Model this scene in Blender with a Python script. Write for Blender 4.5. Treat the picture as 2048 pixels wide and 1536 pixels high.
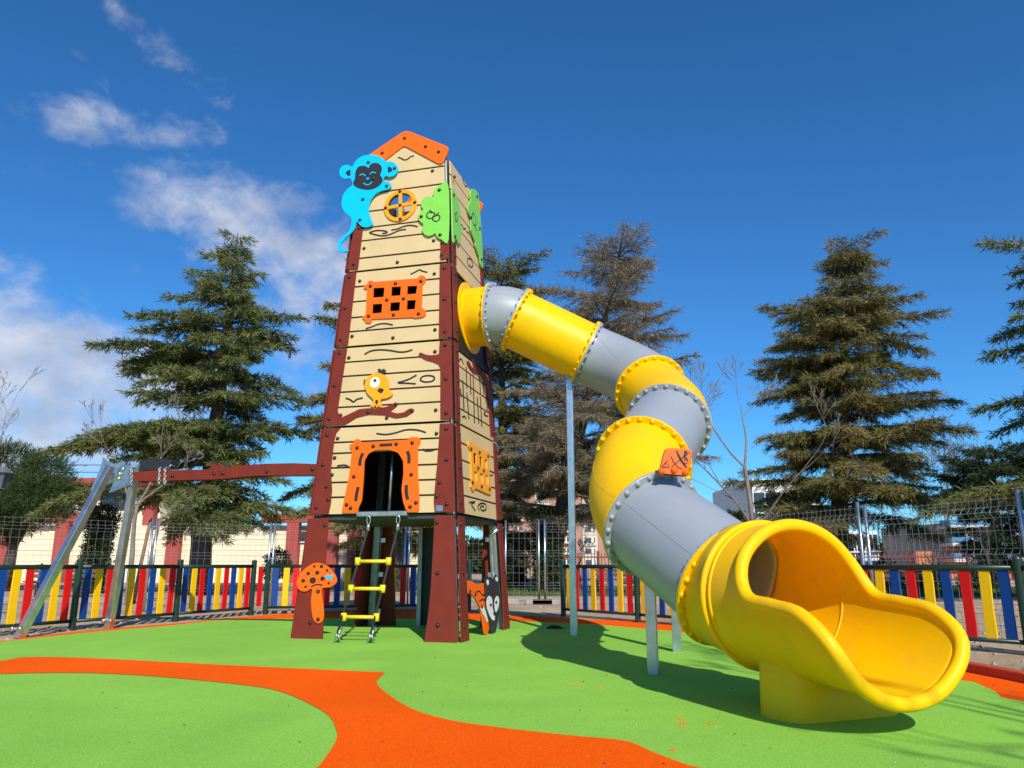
import bpy, bmesh, math, random
import numpy as np
from mathutils import Vector, Matrix
from mathutils.geometry import tessellate_polygon

for o in list(bpy.data.objects):
    bpy.data.objects.remove(o, do_unlink=True)
scene = bpy.context.scene
COL = scene.collection
R = math.radians
random.seed(7)
rng = np.random.default_rng(11)

# ------------------------------------------------------------------ camera
FPX, PITCH, EYE = 1536.0, R(13.2), 0.9
cam_d = bpy.data.cameras.new('camera')
cam = bpy.data.objects.new('camera', cam_d)
COL.objects.link(cam)
cam.location = (0, 0, EYE)
cam.rotation_euler = (R(90) + PITCH, 0, 0)
cam_d.sensor_width = 36
cam_d.lens = FPX / 2048 * 36
cam_d.clip_start = 0.05
cam_d.clip_end = 3000
scene.camera = cam

# ------------------------------------------------------------------ sun, sky, exposure
SUN_EL = R(36)
SUN_H = Vector((0.264, -0.965, 0)).normalized()
SUN_DIR = Vector((SUN_H.x * math.cos(SUN_EL), SUN_H.y * math.cos(SUN_EL), math.sin(SUN_EL)))
sd = bpy.data.lights.new('sun', 'SUN')
sd.energy = 5.0
sd.angle = R(0.5)
sd.color = (1.0, 0.945, 0.86)
sun = bpy.data.objects.new('sun', sd)
COL.objects.link(sun)
sun.rotation_euler = SUN_DIR.to_track_quat('Z', 'Y').to_euler()
sun.location = SUN_DIR * 40

scene.view_settings.view_transform = 'Standard'
scene.view_settings.look = 'None'
scene.view_settings.gamma = 1
scene.view_settings.exposure = 0.0
scene.view_settings.use_curve_mapping = False

world = bpy.data.worlds.new('World')
scene.world = world
world.use_nodes = True


def build_world():
    nt = world.node_tree
    N, L = nt.nodes, nt.links
    N.clear()
    out = N.new('ShaderNodeOutputWorld')
    bg = N.new('ShaderNodeBackground')
    bg.inputs['Strength'].default_value = 0.10
    sky = N.new('ShaderNodeTexSky')
    sky.sky_type = 'NISHITA'
    sky.sun_disc = False
    sky.sun_elevation = SUN_EL
    sky.sun_rotation = math.atan2(SUN_H.x, SUN_H.y)
    sky.altitude = 650
    sky.air_density = 1.0
    sky.dust_density = 0.25
    sky.ozone_density = 4.0
    hs = N.new('ShaderNodeHueSaturation')
    hs.inputs['Saturation'].default_value = 1.08
    hs.inputs['Value'].default_value = 1.0
    L.new(sky.outputs[0], hs.inputs['Color'])
    tint = N.new('ShaderNodeMixRGB')
    tint.blend_type = 'MULTIPLY'
    tint.inputs[0].default_value = 1.0
    tint.inputs[2].default_value = (0.52, 1.12, 1.50, 1)
    L.new(hs.outputs[0], tint.inputs[1])
    tc = N.new('ShaderNodeTexCoord')
    sep = N.new('ShaderNodeSeparateXYZ')
    L.new(tc.outputs['Generated'], sep.inputs[0])

    def m(op, a, b=None, c=None, clamp=False):
        n = N.new('ShaderNodeMath')
        n.operation = op
        n.use_clamp = clamp
        for i, v in enumerate((a, b, c)):
            if v is None:
                continue
            if isinstance(v, (int, float)):
                n.inputs[i].default_value = v
            else:
                L.new(v, n.inputs[i])
        return n.outputs[0]
    X, Y, Z = sep.outputs
    az = m('ARCTAN2', X, Y)
    el = m('ARCSINE', Z)
    comb = N.new('ShaderNodeCombineXYZ')
    L.new(az, comb.inputs[0])
    L.new(m('MULTIPLY', el, 1.45), comb.inputs[1])

    def noise(vec, scale, det, rough, dist=0.0, off=(0, 0, 0)):
        mp = N.new('ShaderNodeMapping')
        mp.inputs['Location'].default_value = off
        L.new(vec, mp.inputs[0])
        n = N.new('ShaderNodeTexNoise')
        n.inputs['Scale'].default_value = scale
        n.inputs['Detail'].default_value = det
        n.inputs['Roughness'].default_value = rough
        n.inputs['Distortion'].default_value = dist
        L.new(mp.outputs[0], n.inputs['Vector'])
        return n.outputs['Fac']
    fine = noise(comb.outputs[0], 11.0, 10, 0.60, 0.25)
    wisp = noise(comb.outputs[0], 30.0, 8, 0.62, 0.5, (3, 1, 0))
    # cloud banks: (pixel x, pixel y, half width px, half height px, weight, slant)
    blobs = [(250, 250, 170, 46, .84, .10), (365, 130, 110, 40, .66, -.30), (215, 165, 75, 24, .60, -.45),
             (250, 28, 55, 30, .62, -.3), (330, 352, 90, 22, .60, 0.0), (470, 425, 230, 85, .98, -.10), (570, 510, 230, 95, 1.0, -.15),
             (630, 600, 170, 70, .92, -.1), (70, 735, 330, 95, 1.25, 0.0), (-60, 850, 420, 90, 1.2, 0), (275, 542, 42, 16, .62, 0.1),
             (580, 700, 140, 55, .85, 0), (640, 775, 150, 50, .8, 0), (30, 622, 60, 16, .62, 0), (470, 90, 40, 26, .5, 0),
             (150, 915, 260, 50, .95, 0), (-420, 640, 420, 180, 1.0, 0), (-900, 760, 420, 200, 1.0, 0), (-500, 200, 330, 90, .75, .1)]
    tot = None
    for bx, by, hw, hh, wt, sl in blobs:
        cx_, cy_ = (bx - 1024) / FPX, (768 - by) / FPX
        d = Vector((cx_, math.cos(PITCH) - cy_ * math.sin(PITCH), math.sin(PITCH) + cy_ * math.cos(PITCH))).normalized()
        a0, e0 = math.atan2(d.x, d.y), math.asin(d.z)
        sc = 1 / FPX * (1.0 if bx > -200 else 1.0)
        da = m('SUBTRACT', az, a0)
        de = m('SUBTRACT', m('SUBTRACT', el, e0), m('MULTIPLY', da, sl))
        q = m('ADD', m('POWER', m('ABSOLUTE', m('MULTIPLY', da, 1 / (hw * sc))), 2.0),
              m('POWER', m('ABSOLUTE', m('MULTIPLY', de, 1 / (hh * sc))), 2.0))
        b = m('MULTIPLY', m('SUBTRACT', 1.0, m('MULTIPLY', q, 0.42), None, True), wt)
        tot = b if tot is None else m('MAXIMUM', tot, b)
    dens = m('ADD', m('SUBTRACT', m('ADD', m('MULTIPLY', fine, 1.25), m('MULTIPLY', wisp, 0.55)), 1.22), m('MULTIPLY', tot, 0.92))
    ss = N.new('ShaderNodeMapRange')
    ss.interpolation_type = 'SMOOTHSTEP'
    ss.inputs['From Min'].default_value = 0.12
    ss.inputs['From Max'].default_value = 0.86
    L.new(dens, ss.inputs['Value'])
    gate = m('MULTIPLY', tot, 2.2, None, True)
    fac = m('MULTIPLY', m('MULTIPLY', ss.outputs[0], gate), 0.84)
    shade = noise(comb.outputs[0], 7.0, 5, 0.55, 0.2, (9, 4, 2))
    cr = N.new('ShaderNodeValToRGB')
    cr.color_ramp.elements[0].position = 0.34
    cr.color_ramp.elements[0].color = (3.3, 3.9, 5.2, 1)
    cr.color_ramp.elements[1].position = 0.62
    cr.color_ramp.elements[1].color = (7.6, 7.9, 8.6, 1)
    L.new(shade, cr.inputs[0])
    mix = N.new('ShaderNodeMixRGB')
    L.new(fac, mix.inputs[0])
    L.new(tint.outputs[0], mix.inputs[1])
    L.new(cr.outputs[0], mix.inputs[2])
    L.new(mix.outputs[0], bg.inputs['Color'])
    L.new(bg.outputs[0], out.inputs[0])


build_world()

# ------------------------------------------------------------------ pixel -> place helpers
CP, SP = math.cos(PITCH), math.sin(PITCH)


def ray(x, y):
    X, Y = (x - 1024) / FPX, (768 - y) / FPX
    return Vector((X, CP - Y * SP, SP + Y * CP))


def G(x, y, z=0.0):
    r = ray(x, y)
    t = (z - EYE) / r.z
    return Vector((0, 0, EYE)) + r * t


def DP(x, y, d):
    return Vector((0, 0, EYE)) + ray(x, y) * d


def at_y(x, y, Y):
    r = ray(x, y)
    return Vector((0, 0, EYE)) + r * (Y / r.y)


# ------------------------------------------------------------------ materials
MATS = {}


def new_mat(name):
    m = bpy.data.materials.new(name)
    m.use_nodes = True
    MATS[name] = m
    nt = m.node_tree
    return m, nt, nt.nodes['Principled BSDF']


def mat(name, color, rough=0.5, metal=0.0, var=0.06, vscale=6.0, bump=0.0, bscale=60.0, spec=0.5, dirt=None, dscale=3.0, damt=0.0, coat=0.0):
    if name in MATS:
        return MATS[name]
    m, nt, b = new_mat(name)
    N, L = nt.nodes, nt.links
    b.inputs['Roughness'].default_value = rough
    b.inputs['Metallic'].default_value = metal
    b.inputs['Specular IOR Level'].default_value = spec
    if coat:
        b.inputs['Coat Weight'].default_value = coat
        b.inputs['Coat Roughness'].default_value = 0.2
    tc = N.new('ShaderNodeTexCoord')
    n = N.new('ShaderNodeTexNoise')
    n.inputs['Scale'].default_value = vscale
    n.inputs['Detail'].default_value = 5
    L.new(tc.outputs['Object'], n.inputs['Vector'])
    r = N.new('ShaderNodeValToRGB')
    c = np.array(color)
    r.color_ramp.elements[0].position = 0.3
    r.color_ramp.elements[1].position = 0.7
    r.color_ramp.elements[0].color = (*np.clip(c * (1 - var), 0, 1), 1)
    r.color_ramp.elements[1].color = (*np.clip(c * (1 + var), 0, 1), 1)
    L.new(n.outputs['Fac'], r.inputs[0])
    colout = r.outputs[0]
    if dirt is not None:
        n2 = N.new('ShaderNodeTexNoise')
        n2.inputs['Scale'].default_value = dscale
        n2.inputs['Detail'].default_value = 8
        n2.inputs['Roughness'].default_value = 0.7
        L.new(tc.outputs['Object'], n2.inputs['Vector'])
        mr = N.new('ShaderNodeMapRange')
        mr.inputs['From Min'].default_value = 0.5
        mr.inputs['From Max'].default_value = 0.75
        mr.inputs['To Max'].default_value = damt
        L.new(n2.outputs['Fac'], mr.inputs[0])
        mx = N.new('ShaderNodeMixRGB')
        mx.inputs[2].default_value = (*dirt, 1)
        L.new(mr.outputs[0], mx.inputs[0])
        L.new(colout, mx.inputs[1])
        colout = mx.outputs[0]
    L.new(colout, b.inputs['Base Color'])
    rr = N.new('ShaderNodeMapRange')
    rr.inputs['To Min'].default_value = max(0.02, rough - 0.07)
    rr.inputs['To Max'].default_value = min(1, rough + 0.07)
    L.new(n.outputs['Fac'], rr.inputs[0])
    L.new(rr.outputs[0], b.inputs['Roughness'])
    if bump:
        n3 = N.new('ShaderNodeTexNoise')
        n3.inputs['Scale'].default_value = bscale
        n3.inputs['Detail'].default_value = 4
        L.new(tc.outputs['Object'], n3.inputs['Vector'])
        bp = N.new('ShaderNodeBump')
        bp.inputs['Strength'].default_value = bump
        bp.inputs['Distance'].default_value = 0.01
        L.new(n3.outputs['Fac'], bp.inputs['Height'])
        L.new(bp.outputs[0], b.inputs['Normal'])
    return m


def rubber(name, c0, c1, speck):
    """poured rubber granulate: fine mottled grains with small bumps"""
    m, nt, b = new_mat(name)
    N, L = nt.nodes, nt.links
    b.inputs['Roughness'].default_value = 0.9
    b.inputs['Specular IOR Level'].default_value = 0.07
    tc = N.new('ShaderNodeTexCoord')
    v = N.new('ShaderNodeTexVoronoi')
    v.inputs['Scale'].default_value = 260
    L.new(tc.outputs['Object'], v.inputs['Vector'])
    n = N.new('ShaderNodeTexNoise')
    n.inputs['Scale'].default_value = 1.1
    n.inputs['Detail'].default_value = 7
    n.inputs['Roughness'].default_value = 0.65
    L.new(tc.outputs['Object'], n.inputs['Vector'])
    sep = N.new('ShaderNodeSeparateColor')
    L.new(v.outputs['Color'], sep.inputs[0])
    r = N.new('ShaderNodeValToRGB')
    r.color_ramp.elements[0].color = (*c0, 1)
    r.color_ramp.elements[1].color = (*c1, 1)
    e = r.color_ramp.elements.new(0.93)
    e.color = (*c1, 1)
    r.color_ramp.elements[2].color = (*speck, 1)
    r.color_ramp.elements[2].position = 1.0
    L.new(sep.outputs[0], r.inputs[0])
    pal = N.new('ShaderNodeMixRGB')
    pal.blend_type = 'MIX'
    mr = N.new('ShaderNodeMapRange')
    mr.inputs['From Min'].default_value = 0.45
    mr.inputs['From Max'].default_value = 0.8
    mr.inputs['To Max'].default_value = 0.45
    L.new(n.outputs['Fac'], mr.inputs[0])
    L.new(mr.outputs[0], pal.inputs[0])
    L.new(r.outputs[0], pal.inputs[1])
    pal.inputs[2].default_value = (*np.minimum(1, np.array(c1) * 1.12 + np.array([.012, .012, .003])), 1)
    gr_ = N.new('ShaderNodeTexNoise')
    gr_.inputs['Scale'].default_value = 95
    gr_.inputs['Detail'].default_value = 5
    gr_.inputs['Roughness'].default_value = 0.75
    L.new(tc.outputs['Object'], gr_.inputs['Vector'])
    wr_ = N.new('ShaderNodeTexNoise')
    wr_.inputs['Scale'].default_value = 0.45
    wr_.inputs['Detail'].default_value = 6
    wr_.inputs['Distortion'].default_value = 0.8
    L.new(tc.outputs['Object'], wr_.inputs['Vector'])
    ad_ = N.new('ShaderNodeMath')
    ad_.operation = 'MULTIPLY_ADD'
    ad_.inputs[1].default_value = 1.25
    L.new(gr_.outputs['Fac'], ad_.inputs[0])
    w2_ = N.new('ShaderNodeMath')
    w2_.operation = 'MULTIPLY_ADD'
    w2_.inputs[1].default_value = 0.45
    w2_.inputs[2].default_value = 0.15
    L.new(wr_.outputs['Fac'], w2_.inputs[0])
    L.new(w2_.outputs[0], ad_.inputs[2])
    mu_ = N.new('ShaderNodeVectorMath')
    mu_.operation = 'SCALE'
    L.new(pal.outputs[0], mu_.inputs[0])
    L.new(ad_.outputs[0], mu_.inputs['Scale'])
    L.new(mu_.outputs[0], b.inputs['Base Color'])
    n3 = N.new('ShaderNodeTexNoise')
    n3.inputs['Scale'].default_value = 150
    n3.inputs['Detail'].default_value = 3
    L.new(tc.outputs['Object'], n3.inputs['Vector'])
    bp = N.new('ShaderNodeBump')
    bp.inputs['Strength'].default_value = 0.5
    bp.inputs['Distance'].default_value = 0.006
    L.new(n3.outputs['Fac'], bp.inputs['Height'])
    L.new(bp.outputs[0], b.inputs['Normal'])
    return m


def foliage(name, dark, light, third=None, transl=0.15):
    m, nt, b = new_mat(name)
    N, L = nt.nodes, nt.links
    b.inputs['Roughness'].default_value = 0.7
    b.inputs['Specular IOR Level'].default_value = 0.2
    a = N.new('ShaderNodeAttribute')
    a.attribute_name = 'var'
    r = N.new('ShaderNodeValToRGB')
    r.color_ramp.elements[0].color = (*dark, 1)
    r.color_ramp.elements[1].color = (*light, 1)
    if third:
        r.color_ramp.elements[1].position = 0.7
        e = r.color_ramp.elements.new(1.0)
        e.color = (*third, 1)
    L.new(a.outputs['Fac'], r.inputs[0])
    L.new(r.outputs[0], b.inputs['Base Color'])
    tr = N.new('ShaderNodeBsdfTranslucent')
    L.new(r.outputs[0], tr.inputs[0])
    mx = N.new('ShaderNodeMixShader')
    mx.inputs[0].default_value = transl
    L.new(b.outputs[0], mx.inputs[1])
    L.new(tr.outputs[0], mx.inputs[2])
    L.new(mx.outputs[0], N['Material Output'].inputs[0])
    return m


M_green = rubber('green_rubber', (0.212, 0.460, 0.052), (0.292, 0.590, 0.080), (0.48, 0.74, 0.20))
M_orange_r = rubber('orange_rubber', (0.86, 0.085, 0.000), (1.0, 0.120, 0.001), (1.0, 0.20, 0.01))
M_cream = mat('cream_plastic_board', (0.64, 0.462, 0.232), 0.6, var=0.05, vscale=2.2, bump=0.10, bscale=220)
M_brown = mat('brown_plastic_board', (0.185, 0.024, 0.013), 0.6, spec=0.25, var=0.10, vscale=5, bump=0.18, bscale=260)
M_core = mat('dark_core', (0.018, 0.013, 0.010), 0.6)
M_orange = mat('orange_plastic', (0.96, 0.135, 0.002), 0.45, spec=0.3, var=0.03, bump=0.06, bscale=200)
M_cyan = mat('cyan_plastic', (0.0, 0.49, 0.92), 0.45, spec=.3, var=0.03, bump=0.05, bscale=200)
M_lime = mat('lime_plastic', (0.22, 0.60, 0.07), 0.45, var=0.04, bump=0.05, bscale=200)
M_amber = mat('amber_plastic', (0.92, 0.36, 0.006), 0.45, spec=.3, var=0.03, bump=0.05, bscale=200)
M_black = mat('black_plastic', (0.020, 0.020, 0.022), 0.5)
M_white = mat('white_plastic', (0.75, 0.75, 0.74), 0.45)
M_yellow = mat('yellow_moulded_plastic', (0.93, 0.515, 0.001), 0.42, var=0.035, vscale=1.6, bump=0.03, bscale=35, spec=0.2, dirt=(0.60, 0.33, 0.03), dscale=4.5, damt=0.38)
M_grey = mat('grey_moulded_plastic', (0.305, 0.33, 0.365), 0.40, var=0.04, vscale=1.8, bump=0.05, bscale=40, dirt=(0.40, 0.385, 0.36), dscale=5.0, damt=0.45)
M_rung = mat('yellow_rung', (0.9, 0.62, 0.01), 0.4)
M_bolt = mat('bolt_cap', (0.030, 0.013, 0.010), 0.35)
M_steel = mat('galvanised_steel', (0.52, 0.54, 0.55), 0.32, metal=0.9, var=0.16, vscale=9, bump=0.05, bscale=30)
M_steel_d = mat('dull_galvanised_steel', (0.36, 0.38, 0.39), 0.5, metal=0.7, var=0.2, vscale=9)
M_wire = mat('wire_steel', (0.42, 0.43, 0.44), 0.5, metal=0.5)
M_rope = mat('dark_rope', (0.03, 0.03, 0.032), 0.8, bump=0.5, bscale=400)
M_fgreen = mat('dark_green_paint', (0.008, 0.032, 0.020), 0.38, var=0.1)
M_slat = {'r': mat('red_slat', (0.62, 0.006, 0.008), 0.45, spec=0.3, var=0.06), 'y': mat('yellow_slat', (0.83, 0.50, 0.003), 0.45, spec=0.3, var=0.06),
          'b': mat('blue_slat', (0.003, 0.050, 0.25), 0.45, spec=0.3, var=0.08)}
M_floor = mat('dark_platform', (0.045, 0.045, 0.048), 0.6)
M_concrete = mat('concrete', (0.32, 0.31, 0.29), 0.9, var=0.12, bump=0.4, bscale=60)
M_bark = mat('cedar_bark', (0.085, 0.066, 0.052), 0.9, var=0.35, vscale=8, bump=0.8, bscale=20)
M_bark_l = mat('pale_bark', (0.20, 0.165, 0.135), 0.9, var=0.25, vscale=8, bump=0.5, bscale=25)
M_twig = mat('twig_bark', (0.16, 0.125, 0.10), 0.9, var=0.3)
M_cedar = foliage('cedar_needles', (0.060, 0.085, 0.024), (0.165, 0.190, 0.050), (0.27, 0.25, 0.080))
M_cedar2 = foliage('olive_cedar_needles', (0.085, 0.095, 0.022), (0.21, 0.195, 0.042), (0.32, 0.235, 0.10))
M_cedar3 = foliage('thin_brown_needles', (0.12, 0.10, 0.055), (0.27, 0.215, 0.12), (0.40, 0.325, 0.20))
M_cedar4 = foliage('olive_brown_needles', (0.095, 0.098, 0.026), (0.23, 0.20, 0.055), (0.35, 0.25, 0.125))
M_pine = foliage('pine_needles', (0.026, 0.048, 0.016), (0.085, 0.125, 0.030))
M_cyp = foliage('cypress_leaves', (0.020, 0.036, 0.012), (0.060, 0.085, 0.026))
M_brush = foliage('shrub_leaves', (0.018, 0.030, 0.012), (0.065, 0.075, 0.025))
M_grass = foliage('grass_blades', (0.05, 0.10, 0.016), (0.13, 0.19, 0.04))


def sand_mat():
    m, nt, b = new_mat('sandy_ground')
    N, L = nt.nodes, nt.links
    b.inputs['Roughness'].default_value = 0.95
    b.inputs['Specular IOR Level'].default_value = 0.1
    tc = N.new('ShaderNodeTexCoord')
    n = N.new('ShaderNodeTexNoise')
    n.inputs['Scale'].default_value = 0.5
    n.inputs['Detail'].default_value = 12
    n.inputs['Roughness'].default_value = 0.7
    L.new(tc.outputs['Object'], n.inputs['Vector'])
    r = N.new('ShaderNodeValToRGB')
    r.color_ramp.elements[0].position = 0.3
    r.color_ramp.elements[1].position = 0.72
    r.color_ramp.elements[0].color = (0.34, 0.24, 0.145, 1)
    r.color_ramp.elements[1].color = (0.60, 0.46, 0.31, 1)
    L.new(n.outputs['Fac'], r.inputs[0])
    L.new(r.outputs[0], b.inputs['Base Color'])
    n3 = N.new('ShaderNodeTexNoise')
    n3.inputs['Scale'].default_value = 7
    n3.inputs['Detail'].default_value = 8
    n3.inputs['Roughness'].default_value = 0.65
    L.new(tc.outputs['Object'], n3.inputs['Vector'])
    bp = N.new('ShaderNodeBump')
    bp.inputs['Strength'].default_value = 0.9
    bp.inputs['Distance'].default_value = 0.05
    L.new(n3.outputs['Fac'], bp.inputs['Height'])
    L.new(bp.outputs[0], b.inputs['Normal'])
    return m


M_sand = sand_mat()

# ------------------------------------------------------------------ object helpers
WORLD = {}


def link(name, mesh, parent=None, mw=None):
    o = bpy.data.objects.new(name, mesh)
    COL.objects.link(o)
    mw = mw or Matrix.Identity(4)
    if parent is not None:
        o.parent = parent
        o.matrix_parent_inverse = WORLD[parent.name].inverted()
    o.matrix_basis = mw
    WORLD[o.name] = mw
    return o


def tag(o, label=None, cat=None, group=None, kind=None):
    if label: o['label'] = label
    if cat: o['category'] = cat
    if group: o['group'] = group
    if kind: o['kind'] = kind
    return o


def empty(name, loc, label, cat, group=None, rz=0.0):
    o = link(name, None, None, Matrix.Translation(Vector(loc)) @ Matrix.Rotation(rz, 4, 'Z'))
    o.empty_display_size = 0.3
    return tag(o, label, cat, group)


def mesh_from(name, V, F, material, smooth=False, var=None):
    """V (n,3), F: list of faces or an int array (m,k)"""
    me = bpy.data.meshes.new(name)
    if isinstance(F, np.ndarray):
        V = np.asarray(V, np.float32)
        k = F.shape[1]
        me.vertices.add(len(V))
        me.vertices.foreach_set('co', V.ravel())
        me.loops.add(F.size)
        me.loops.foreach_set('vertex_index', F.astype(np.int32).ravel())
        me.polygons.add(len(F))
        me.polygons.foreach_set('loop_start', np.arange(0, F.size, k, dtype=np.int32))
        me.polygons.foreach_set('loop_total', np.full(len(F), k, np.int32))
        me.update(calc_edges=True)
    else:
        me.from_pydata([tuple(v) for v in V], [], F)
        me.update()
    if smooth:
        me.polygons.foreach_set('use_smooth', np.ones(len(me.polygons), bool))
    if var is not None:
        at = me.attributes.new('var', 'FLOAT', 'POINT')
        at.data.foreach_set('value', np.asarray(var, np.float32))
    if material: me.materials.append(material)
    return me


class MB:
    """collects shapes into one mesh"""

    def __init__(s):
        s.V, s.F = [], []

    def add(s, V, F):
        o = len(s.V)
        s.V += [tuple(v) for v in V]
        s.F += [tuple(i + o for i in f) for f in F]
        return s

    def box(s, c, size, M=None):
        hx, hy, hz = size[0] / 2, size[1] / 2, size[2] / 2
        V = [Vector((x * hx, y * hy, z * hz)) for x in (-1, 1) for y in (-1, 1) for z in (-1, 1)]
        if M is not None: V = [M @ v for v in V]
        V = [v + Vector(c) for v in V]
        return s.add(V, [(0, 1, 3, 2), (4, 6, 7, 5), (0, 4, 5, 1), (2, 3, 7, 6), (0, 2, 6, 4), (1, 5, 7, 3)])

    def sweep(s, pts, rad, n=8, cap=True, square=False, closed=False):
        V, F = sweep(pts, rad, n, cap, square, closed)
        return s.add(V, F)

    def bar(s, a, b, w, h, up=(0, 0, 1)):
        a, b = Vector(a), Vector(b)
        d = (b - a)
        L_ = d.length
        d.normalize()
        u = Vector(up)
        x = d.cross(u)
        if x.length < 1e-4: x = d.cross(Vector((1, 0, 0)))
        x.normalize()
        z = x.cross(d).normalized()
        M = Matrix((x, d, z)).transposed()
        return s.box((a + b) / 2, (w, L_, h), M)

    def build(s, name, material, parent=None, smooth=False, bevel=0.0, mw=None):
        o = link(name, mesh_from(name, s.V, s.F, material, smooth), parent, mw)
        if bevel:
            bv = o.modifiers.new('bevel', 'BEVEL')
            bv.width = bevel
            bv.segments = 2
            bv.limit_method = 'ANGLE'
            bv.angle_limit = R(35)
        return o


def frames(pts, closed=False):
    P = [Vector(p) for p in pts]
    n = len(P)
    T = []
    for i in range(n):
        if closed:
            t = P[(i + 1) % n] - P[i - 1]
        else:
            t = P[min(i + 1, n - 1)] - P[max(i - 1, 0)]
        if t.length < 1e-9: t = Vector((0, 0, 1))
        T.append(t.normalized())
    ref = Vector((0, 0, 1)) if abs(T[0].z) < 0.95 else Vector((1, 0, 0))
    u = (ref - T[0] * ref.dot(T[0])).normalized()
    out = []
    for t in T:
        u = (u - t * u.dot(t))
        if u.length < 1e-6: u = t.orthogonal()
        u.normalize()
        out.append((t, u, t.cross(u)))
    return P, out


def sweep(pts, rad, n=8, cap=True, square=False, closed=False):
    P, fr = frames(pts, closed)
    if not hasattr(rad, '__len__'): rad = [rad] * len(P)
    V, F = [], []
    off = math.pi / 4 if square else 0
    for p, r, (t, u, w) in zip(P, rad, fr):
        for k in range(n):
            a = 2 * math.pi * k / n + off
            V.append(p + u * (math.cos(a) * r) + w * (math.sin(a) * r))
    m = len(P)
    rng_i = range(m) if closed else range(m - 1)
    for i in rng_i:
        j = (i + 1) % m
        for k in range(n):
            k2 = (k + 1) % n
            F.append((i * n + k, i * n + k2, j * n + k2, j * n + k))
    if cap and not closed:
        F.append(tuple(range(n - 1, -1, -1)))
        F.append(tuple((m - 1) * n + k for k in range(n)))
    return V, F


def catmull(c, per=8, closed=False):
    c = [Vector(p) for p in c]
    n = len(c)
    out = []
    segs = n if closed else n - 1
    g = (lambda i: c[i % n]) if closed else (lambda i: c[max(0, min(n - 1, i))])
    for i in range(segs):
        p0, p1, p2, p3 = g(i - 1), g(i), g(i + 1), g(i + 2)
        for k in range(per):
            u = k / per
            out.append(0.5 * ((2 * p1) + (p2 - p0) * u + (2 * p0 - 5 * p1 + 4 * p2 - p3) * u * u + (3 * p1 - p0 - 3 * p2 + p3) * u ** 3))
    if not closed: out.append(c[-1])
    return out


def fillet(pts, r, n=3):
    P = [Vector(p) for p in pts]
    out = []
    for i, p in enumerate(P):
        a, b = P[i - 1] - p, P[(i + 1) % len(P)] - p
        la, lb = a.length, b.length
        if la < 1e-6 or lb < 1e-6: continue
        d = min(r, la * 0.45, lb * 0.45)
        s, e = p + a / la * d, p + b / lb * d
        for k in range(n + 1):
            u = k / n
            out.append((1 - u) ** 2 * s + 2 * u * (1 - u) * p + u * u * e)
    return out


def poly_area(p):
    return 0.5 * sum(p[i - 1][0] * p[i][1] - p[i][0] * p[i - 1][1] for i in range(len(p)))


def plate_geo(outer, holes, z0, z1):
    """a flat plate in local XY with holes, from z0 to z1"""
    loops = [list(outer)] + [list(h) for h in holes]
    if poly_area(loops[0]) < 0: loops[0].reverse()
    for h in loops[1:]:
        if poly_area(h) > 0: h.reverse()
    flat = [p for l in loops for p in l]
    tris = tessellate_polygon([[Vector((p[0], p[1], 0)) for p in l] for l in loops])
    n = len(flat)
    V = [(p[0], p[1], z1) for p in flat] + [(p[0], p[1], z0) for p in flat]
    F = []
    for t in tris:
        a, b, c = (flat[i] for i in t)
        s = (b[0] - a[0]) * (c[1] - a[1]) - (c[0] - a[0]) * (b[1] - a[1])
        if abs(s) < 1e-12: continue
        t = tuple(t) if s > 0 else tuple(reversed(t))
        F.append(t)
        F.append(tuple(i + n for i in reversed(t)))
    o = 0
    for l in loops:
        k = len(l)
        for i in range(k):
            j = (i + 1) % k
            F.append((o + i, n + o + i, n + o + j, o + j))
        o += k
    return V, F


def plate(name, outer, holes, z0, z1, material, parent, mw, bevel=0.004):
    V, F = plate_geo(outer, holes, z0, z1)
    return MB().add(V, F).build(name, material, parent, bevel=bevel, mw=mw)


def ribbon(mb, pts, w, z0, z1):
    """flat carved stroke along a 2-D line in local XY"""
    P = [Vector((p[0], p[1])) for p in pts]
    V, F = [], []
    n = len(P)
    for i, p in enumerate(P):
        t = P[min(i + 1, n - 1)] - P[max(i - 1, 0)]
        t = t.normalized() if t.length > 1e-9 else Vector((1, 0))
        q = Vector((-t.y, t.x)) * (w / 2)
        for z in (z0, z1):
            V += [(p.x - q.x, p.y - q.y, z), (p.x + q.x, p.y + q.y, z)]
    for i in range(n - 1):
        a, b = i * 4, i * 4 + 4
        F += [(a + 2, b + 2, b + 3, a + 3), (a, a + 2, a + 3, a + 1)][:1]
        F += [(a, b, b + 2, a + 2), (a + 1, a + 3, b + 3, b + 1)]
    F += [(0, 2, 3, 1), (n * 4 - 4, n * 4 - 3, n * 4 - 1, n * 4 - 2)]
    mb.add(V, F)


def dome_mesh(name, r, hgt, material, n=10):
    V, F = [(0, 0, hgt)], []
    rings = [(0.55, 0.85), (0.88, 0.5), (1.0, 0.12), (1.0, -0.25)]
    for rr, hh in rings:
        for k in range(n):
            a = 2 * math.pi * k / n
            V.append((r * rr * math.cos(a), r * rr * math.sin(a), hgt * hh))
    for k in range(n):
        F.append((0, 1 + k, 1 + (k + 1) % n))
    for q in range(len(rings) - 1):
        for k in range(n):
            a, b = 1 + q * n + k, 1 + q * n + (k + 1) % n
            F.append((a, a + n, b + n, b))
    return mesh_from(name, V, F, material, True)


def frame_matrix(pos, zdir, ydir=(0, 0, 1)):
    z = Vector(zdir).normalized()
    x = Vector(ydir).cross(z)
    if x.length < 1e-4: x = Vector((1, 0, 0)).cross(z)
    x.normalize()
    y = z.cross(x)
    m = Matrix((x, y, z)).transposed().to_4x4()
    m.translation = Vector(pos)
    return m


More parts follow.
